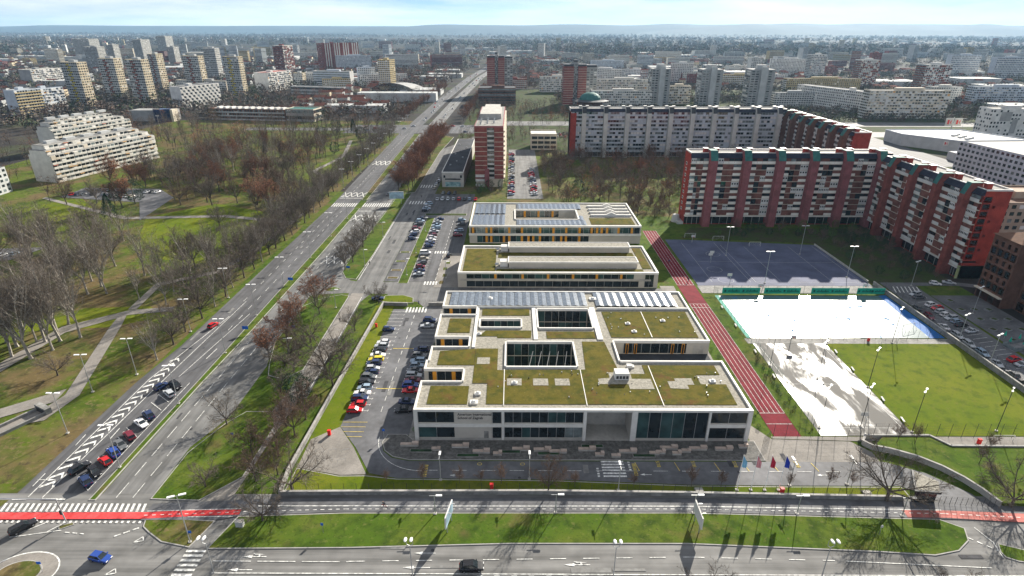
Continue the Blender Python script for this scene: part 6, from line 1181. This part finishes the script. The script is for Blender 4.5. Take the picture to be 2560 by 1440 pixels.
for i, (x, y, a) in enumerate(((98.6, 130, 78), (98.6, 145, 80), (98.8, 155, 80), (98.4, 121, 80), (74.2, 155, 85), (74.2, 141, 85), (74.2, 172, 85), (74.2, 186, 85))):
    t = thing('bench', 'white bench beside the %s, %s of four' % ('puddled court towards the field' if x > 90 else 'courts towards the track', nth((3, 0, 1, 2)[i % 4] if 0 else i % 4)), 'bench', (x, y, .06), R(a), 'benches beside the courts'); MB().box(-1, 1, -.22, .22, .42, .5, 0, True).build('seat', OFFW, t)
    for s in (-1, 1): MB().box(s * .75 - .06, s * .75 + .06, -.18, .18, 0, .42).build('leg', METAL, t)
TBL = A('grey_boards', (.22, .22, .22), .8, .2, .6)
for i in range(22):
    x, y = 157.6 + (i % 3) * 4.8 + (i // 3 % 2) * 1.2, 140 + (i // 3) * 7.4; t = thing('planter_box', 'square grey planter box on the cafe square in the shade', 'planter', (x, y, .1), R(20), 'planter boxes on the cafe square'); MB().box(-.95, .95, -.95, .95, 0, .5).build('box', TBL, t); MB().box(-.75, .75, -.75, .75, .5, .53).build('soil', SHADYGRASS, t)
for i, (x, y) in enumerate(((155.5, 160), (158.4, 158.2), (160, 162), (157, 164))):
    t = thing('parasol', 'folded green parasol on the cafe terrace, %s of four' % nth(i), 'parasol', (x, y, .1), 0, 'green cafe parasols'); MB().tube((0, 0, 0), (0, 0, 2.8), .05, .05, 6).build('pole', METAL, t); MB().tube((0, 0, 1.2), (0, 0, 2.7), .38, .08, 8).build('canopy', BAN, t)
T = thing('cafe_terrace', 'fenced cafe terrace with glass screens on the square', 'terrace', (157.5, 158.5, .1), R(15)); MB().box(-4.4, 4.4, -2, 2, 0, .2).build('deck', TBL, T)
for a in ((-4.4, 4.4, -2, -1.94), (-4.4, 4.4, 1.94, 2), (-4.4, -4.34, -1.9, 1.9), (4.34, 4.4, -1.9, 1.9)): MB().box(*a, .2, 1.3).build('screen', GLASSP, T)
# bicycle racks
for i in range(6):
    t = thing('bicycle_rack', 'metal bicycle stand on the bicycle court, %s of six' % nth(i), 'bicycle rack', (-44.5 + (i % 3) * 3, 105 + (i // 3) * 3.4, .12), R(20), 'bicycle stands'); mb = MB()
    mb.tube((-.9, 0, 0), (-.9, 0, .8), .03, .03, 5); mb.tube((-.9, 0, .8), (.9, 0, .8), .03, .03, 5); mb.tube((.9, 0, .8), (.9, 0, 0), .03, .03, 5); mb.build('frame', METAL, t)
# ------------------------------------------------------------------ people
def person_mesh(pose):
    v = [(0, 0, .95), (0, 0, 1.2), (0, 0, 1.42), (0, 0, 1.52), (0, .02, 1.66), (0, .02, 1.76), (.2, 0, 1.4), (.27, .05, 1.15), (.28, .14, .92), (-.2, 0, 1.4), (-.27, -.05, 1.15), (-.28, -.1, .92), (.1, 0, .88), (.11, .12, .5), (.11, .05, .1), (.11, .17, .04), (-.1, 0, .88), (-.11, -.04, .5), (-.11, -.2, .12), (-.11, -.08, .04)]
    if pose == 'ride':
        v = [(0, -.2, .98), (0, -.05, 1.2), (0, .1, 1.4), (0, .14, 1.48), (0, .2, 1.6), (0, .22, 1.7), (.2, .1, 1.36), (.25, .3, 1.15), (.22, .5, 1.05), (-.2, .1, 1.36), (-.25, .3, 1.15), (-.22, .5, 1.05), (.1, -.15, .95), (.12, .2, .75), (.12, .08, .32), (.12, .2, .26), (-.1, -.15, .95), (-.12, .14, .9), (-.12, .06, .52), (-.12, .18, .46)]
    rr = [.14, .15, .16, .06, .10, .08, .08, .055, .045, .08, .055, .045, .095, .075, .05, .045, .095, .075, .05, .045]
    e = [(0, 1), (1, 2), (2, 3), (3, 4), (4, 5), (2, 6), (6, 7), (7, 8), (2, 9), (9, 10), (10, 11), (0, 12), (12, 13), (13, 14), (14, 15), (0, 16), (16, 17), (17, 18), (18, 19)]
    me = bpy.data.meshes.new('body'); me.from_pydata(v, e, []); ob = bpy.data.objects.new('tmp', me); COL.objects.link(ob)
    m = ob.modifiers.new('skin', 'SKIN')
    if not me.skin_vertices: 
        bpy.context.view_layer.objects.active = ob; bpy.ops.mesh.customdata_skin_add() if hasattr(bpy.ops.mesh, 'customdata_skin_add') else None
    for i, sv in enumerate(me.skin_vertices[0].data): sv.radius = (rr[i], rr[i]); sv.use_root = i == 0
    ob.modifiers.new('sub', 'SUBSURF').levels = 1
    bpy.context.view_layer.update(); dg = bpy.context.evaluated_depsgraph_get(); out = bpy.data.meshes.new_from_object(ob.evaluated_get(dg)); bpy.data.objects.remove(ob)
    return out
SKIN = A('skin', (.45, .28, .2), .7, .05, 1); CLD = A('dark_clothes', (.03, .032, .04), .9, .2, 1); CLB = A('blue_clothes', (.05, .08, .2), .9, .2, 1)
PM = {}
def clothe(me, top, bottom):
    me = me.copy(); me.materials.clear()
    for m in (top, bottom, SKIN): me.materials.append(m)
    for p in me.polygons: z = p.center.z; p.material_index = 2 if z > 1.5 else 1 if z < .92 else 0
    return me
for k in ('walk', 'ride'): PM[k] = person_mesh(k)
def person(x, y, rz, label, top=CLD, bottom=CLD, pose='walk', z=.1):
    t = thing('person', label, 'person', (x, y, z), R(rz)); inst('body', clothe(PM[pose], top, bottom), t); return t
person(-59.2, 226, 0, 'pedestrian in dark clothes on the service road edge', z=.1); person(-57.5, 174, 20, 'pedestrian in dark clothes on the footpath left of the boundary wall'); person(66, 229, 0, 'person in dark clothes on the far part of the running track', CLB); person(68.6, 209, 160, 'person near the lower end of the far running track', CLD); person(-52.6, 331, 0, 'pedestrian on the shaded service road', CLD); person(-33.2, 187.8, 90, 'person in blue standing at the side gate', CLB, CLD)
T = thing('bicycle', 'bicycle on the cycle path ridden past the lawn', 'bicycle', (-26, 91.2, .18), R(95)); wm = MB()
for k in range(16): a, b = k * math.pi / 8, (k + 1) * math.pi / 8; wm.tube((0, .34 * math.cos(a), .34 + .34 * math.sin(a)), (0, .34 * math.cos(b), .34 + .34 * math.sin(b)), .025, .025, 5)
wme = wm.mesh('wheel', TYRE)
for s in (-.52, .52): inst('wheel', wme, T, (0, s, 0))
MB().tube((0, -.52, .34), (0, -.1, .3), .02, .02, 5).tube((0, -.1, .3), (0, -.22, .9), .02, .02, 5).tube((0, -.1, .3), (0, .36, .85), .02, .02, 5).tube((0, -.2, .82), (0, .36, .88), .02, .02, 5).tube((0, .36, .95), (0, .52, .34), .02, .02, 5).build('frame', REDM, T); MB().tube((-.28, .42, 1.02), (.28, .42, 1.02), .018, .018, 5).build('handlebar', DMETAL, T); MB().box(-.07, .07, -.36, -.12, .9, .97).build('saddle', DMETAL, T)
person(-26, 91.2, 95, 'cyclist in dark clothes riding along the cycle path', CLD, CLD, 'ride', .18)
# ------------------------------------------------------------------ distant town
KEEP = [(-420, 120, 40, 660), (-700, -150, 600, 1250), (-150, 700, 180, 1000)]
def clear_far(x, y): return not (-140 - (y > 1000) * 0 < x < 10 and y < 1500) and not any(a < x < b and c < y < d for a, b, c, d in ((-160, 560, 60, 1000), (-430, -100, 60, 640)))
rf = random.Random(5); n = 0
TONE = [OFFW, PALE, GREYC, CREAM, BLUEW, OFFW, YELR, BRICKO]
for i in range(330):
    y = 960 + 3400 * rf.random() ** 1.35; x = rf.uniform(-.86, .86) * y
    if not clear_far(x, y) or (x < -300 and y < 1450) or (560 < x < 1050 and y < 1330): continue
    w, d, h = rf.uniform(25, 80), rf.uniform(12, 18), rf.choice((12, 15, 18, 22, 28, 32))
    if rf.random() < .12: w, d, h = 20, 20, rf.uniform(35, 48)
    tn = rf.randrange(len(TONE)); tw_ = ('white', 'pale', 'grey', 'cream', 'bluish white', 'white', 'yellowish', 'red-brown')[tn]; a_ = x / y; pos = 'far left' if a_ < -.5 else 'left' if a_ < -.2 else 'left of the far avenue' if a_ < -.05 else 'centre' if a_ < .2 else 'right' if a_ < .5 else 'far right'
    lab_ = 'distant %s %s towards the horizon, %s' % (tw_, 'tower' if h > 34 else 'long slab' if w > 55 else 'low block' if h < 16 else 'block', pos)
    if y < 1500: block('far_block', '%s apartment %s in the town beyond the near estates, %s' % (tw_, 'tower' if h > 34 else 'slab' if w > 55 else 'block', pos), 'apartment block', (x, y), w, d, h, TONE[tn], rf.choice((0, 14, -20, 30)), None, rf.choice(('win', 'win', 'bandbalc')), 'win', seed=i + 200, group='blocks of the town beyond the near estates')
    else: block('far_block', lab_, 'apartment block', (x, y), w, d, h, TONE[tn], rf.choice((0, 14, -20, 30, 60)), None, 'band', 'band', seed=i + 200, group='distant blocks towards the horizon', hut=False)
hs = MB()
for i in range(3600):
    y = 700 + 8500 * rf.random() ** 1.6; x = rf.uniform(-.9, .9) * y
    if not clear_far(x, y) or (x < -280 and y < 1000 and x > -640): continue
    if math.sin(x * .0021 + 1.3) + math.sin(y * .0017 + x * .0009) < -.55: continue
    w, d, h = rf.uniform(8, 16), rf.uniform(8, 14), rf.uniform(4, 9); k = rf.choice((0, 0, 0, 1, 2))
    if rf.random() < .06: w, d, h = rf.uniform(40, 110), rf.uniform(20, 50), rf.uniform(7, 12); k = 0
    i0 = len(hs.f); hs.box(x, x + w, y, y + d, 0, h, k); 
    if w < 20: hs.face([(x - .4, y - .4, h), (x + w + .4, y - .4, h), (x + w + .4, y + d / 2, h + 3), (x - .4, y + d / 2, h + 3)], 3); hs.face([(x - .4, y + d / 2, h + 3), (x + w + .4, y + d / 2, h + 3), (x + w + .4, y + d + .4, h), (x - .4, y + d + .4, h)], 3)
hs.build('distant_houses', [GREYC, TAN, GREYR, A('tile_red', (.20, .075, .05), .9, .3, .05)], kind='stuff')
# distant woods: tufts of twig-coloured blades
def tufts(name, n, y0, y1, p, mats, seed, sz, ok):
    r_ = np.random.default_rng(seed); V, F, Mi_ = [], [], []; k = 0; t = 0
    while k < n and t < n * 6:
        t += 1; y = y0 + (y1 - y0) * r_.random() ** p; x = r_.uniform(-.88, .88) * y
        if not ok(x, y): continue
        k += 1; s = sz[0] + (sz[1] - sz[0]) * r_.random(); m = int(r_.integers(0, len(mats))); nb = 22
        a = r_.uniform(0, 6.28, nb); u = r_.uniform(-.75, 1, nb); rad = np.sqrt(1 - u * u * .9) * s * .5 * r_.uniform(.5, 1.05, nb); c = np.stack([x + rad * np.cos(a), y + rad * np.sin(a), s * .55 + u * s * .45], 1)
        d1 = r_.normal(0, 1, (nb, 3)); d1 *= (s * .2 / np.linalg.norm(d1, axis=1))[:, None]; d2 = r_.normal(0, 1, (nb, 3)); d2 *= (s * .16 / np.linalg.norm(d2, axis=1))[:, None]
        i0 = len(V) * 3 * nb; V.append(np.stack([c - d1, c + d2, c + d1], 1).reshape(-1, 3)); Mi_ += [m] * nb
    V = np.concatenate(V); nf = len(V) // 3; me = bpy.data.meshes.new(name); me.vertices.add(len(V)); me.vertices.foreach_set('co', V.ravel()); me.loops.add(len(V)); me.loops.foreach_set('vertex_index', np.arange(len(V), dtype=np.int32)); me.polygons.add(nf); me.polygons.foreach_set('loop_start', np.arange(nf, dtype=np.int32) * 3); me.polygons.foreach_set('loop_total', np.full(nf, 3, dtype=np.int32)); me.polygons.foreach_set('material_index', np.array(Mi_, dtype=np.int32))
    for m in mats: me.materials.append(m)
    me.update(); me.validate(); return inst(name, me, kind='stuff')
FB = A('far_wood_brown', (.115, .085, .068), .95, .3, .01); FG = A('far_wood_grey', (.105, .092, .08), .95, .3, .01); FE = A('far_wood_green', (.065, .08, .045), .95, .3, .01)
def okt(x, y):
    if -120 + max(0, y - 840) * .03 < x < -30 + max(0, y - 840) * .03: return False
    if -430 < x < -110 and y < 640: return False
    if -50 < x < 255 and y < 1000: return False
    if 255 < x < 640 and (530 < y < 660): return False
    return math.sin(x * .011 + 1) + math.sin(y * .013 + x * .004) + math.sin(x * .0031 - y * .0023) * 1.2 > -1.3
def rng(x, y): return y > 560 or abs(x) > 200
tufts('distant_woodland', 9000, 560, 2800, 1.2, [FB, FG, FB, FG, FE], 1, (7, 13), okt)
tufts('distant_woodland', 8500, 2300, 11000, 1.5, [FB, FG, FG, FE], 2, (14, 30), lambda x, y: math.sin(x * .0017) + math.sin(y * .0021 + x * .0007) > -.5)
tufts('estate_trees', 2600, 640, 1000, 1, [FB, FG, FE], 3, (5, 9), lambda x, y: 60 < x < 620 and not any(abs(y - b) < 16 for b in (790, 956, 895, 756, 931, 781, 745, 672)))
# ------------------------------------------------------------------ haze
hz = MB().box(-14800, 14800, -500, 14800, -1.2, 260, 0, True).build('haze', [], None, kind='stuff')
hm = bpy.data.materials.new('haze_air'); hm.use_nodes = True; nt = hm.node_tree; nt.nodes.clear()
pv = nt.nodes.new('ShaderNodeVolumePrincipled'); pv.inputs['Color'].default_value = (.42, .70, 1.0, 1); pv.inputs['Density'].default_value = HAZE; pv.inputs['Anisotropy'].default_value = .2
ou = nt.nodes.new('ShaderNodeOutputMaterial'); nt.links.new(pv.outputs[0], ou.inputs['Volume']); hz.data.materials.append(hm)
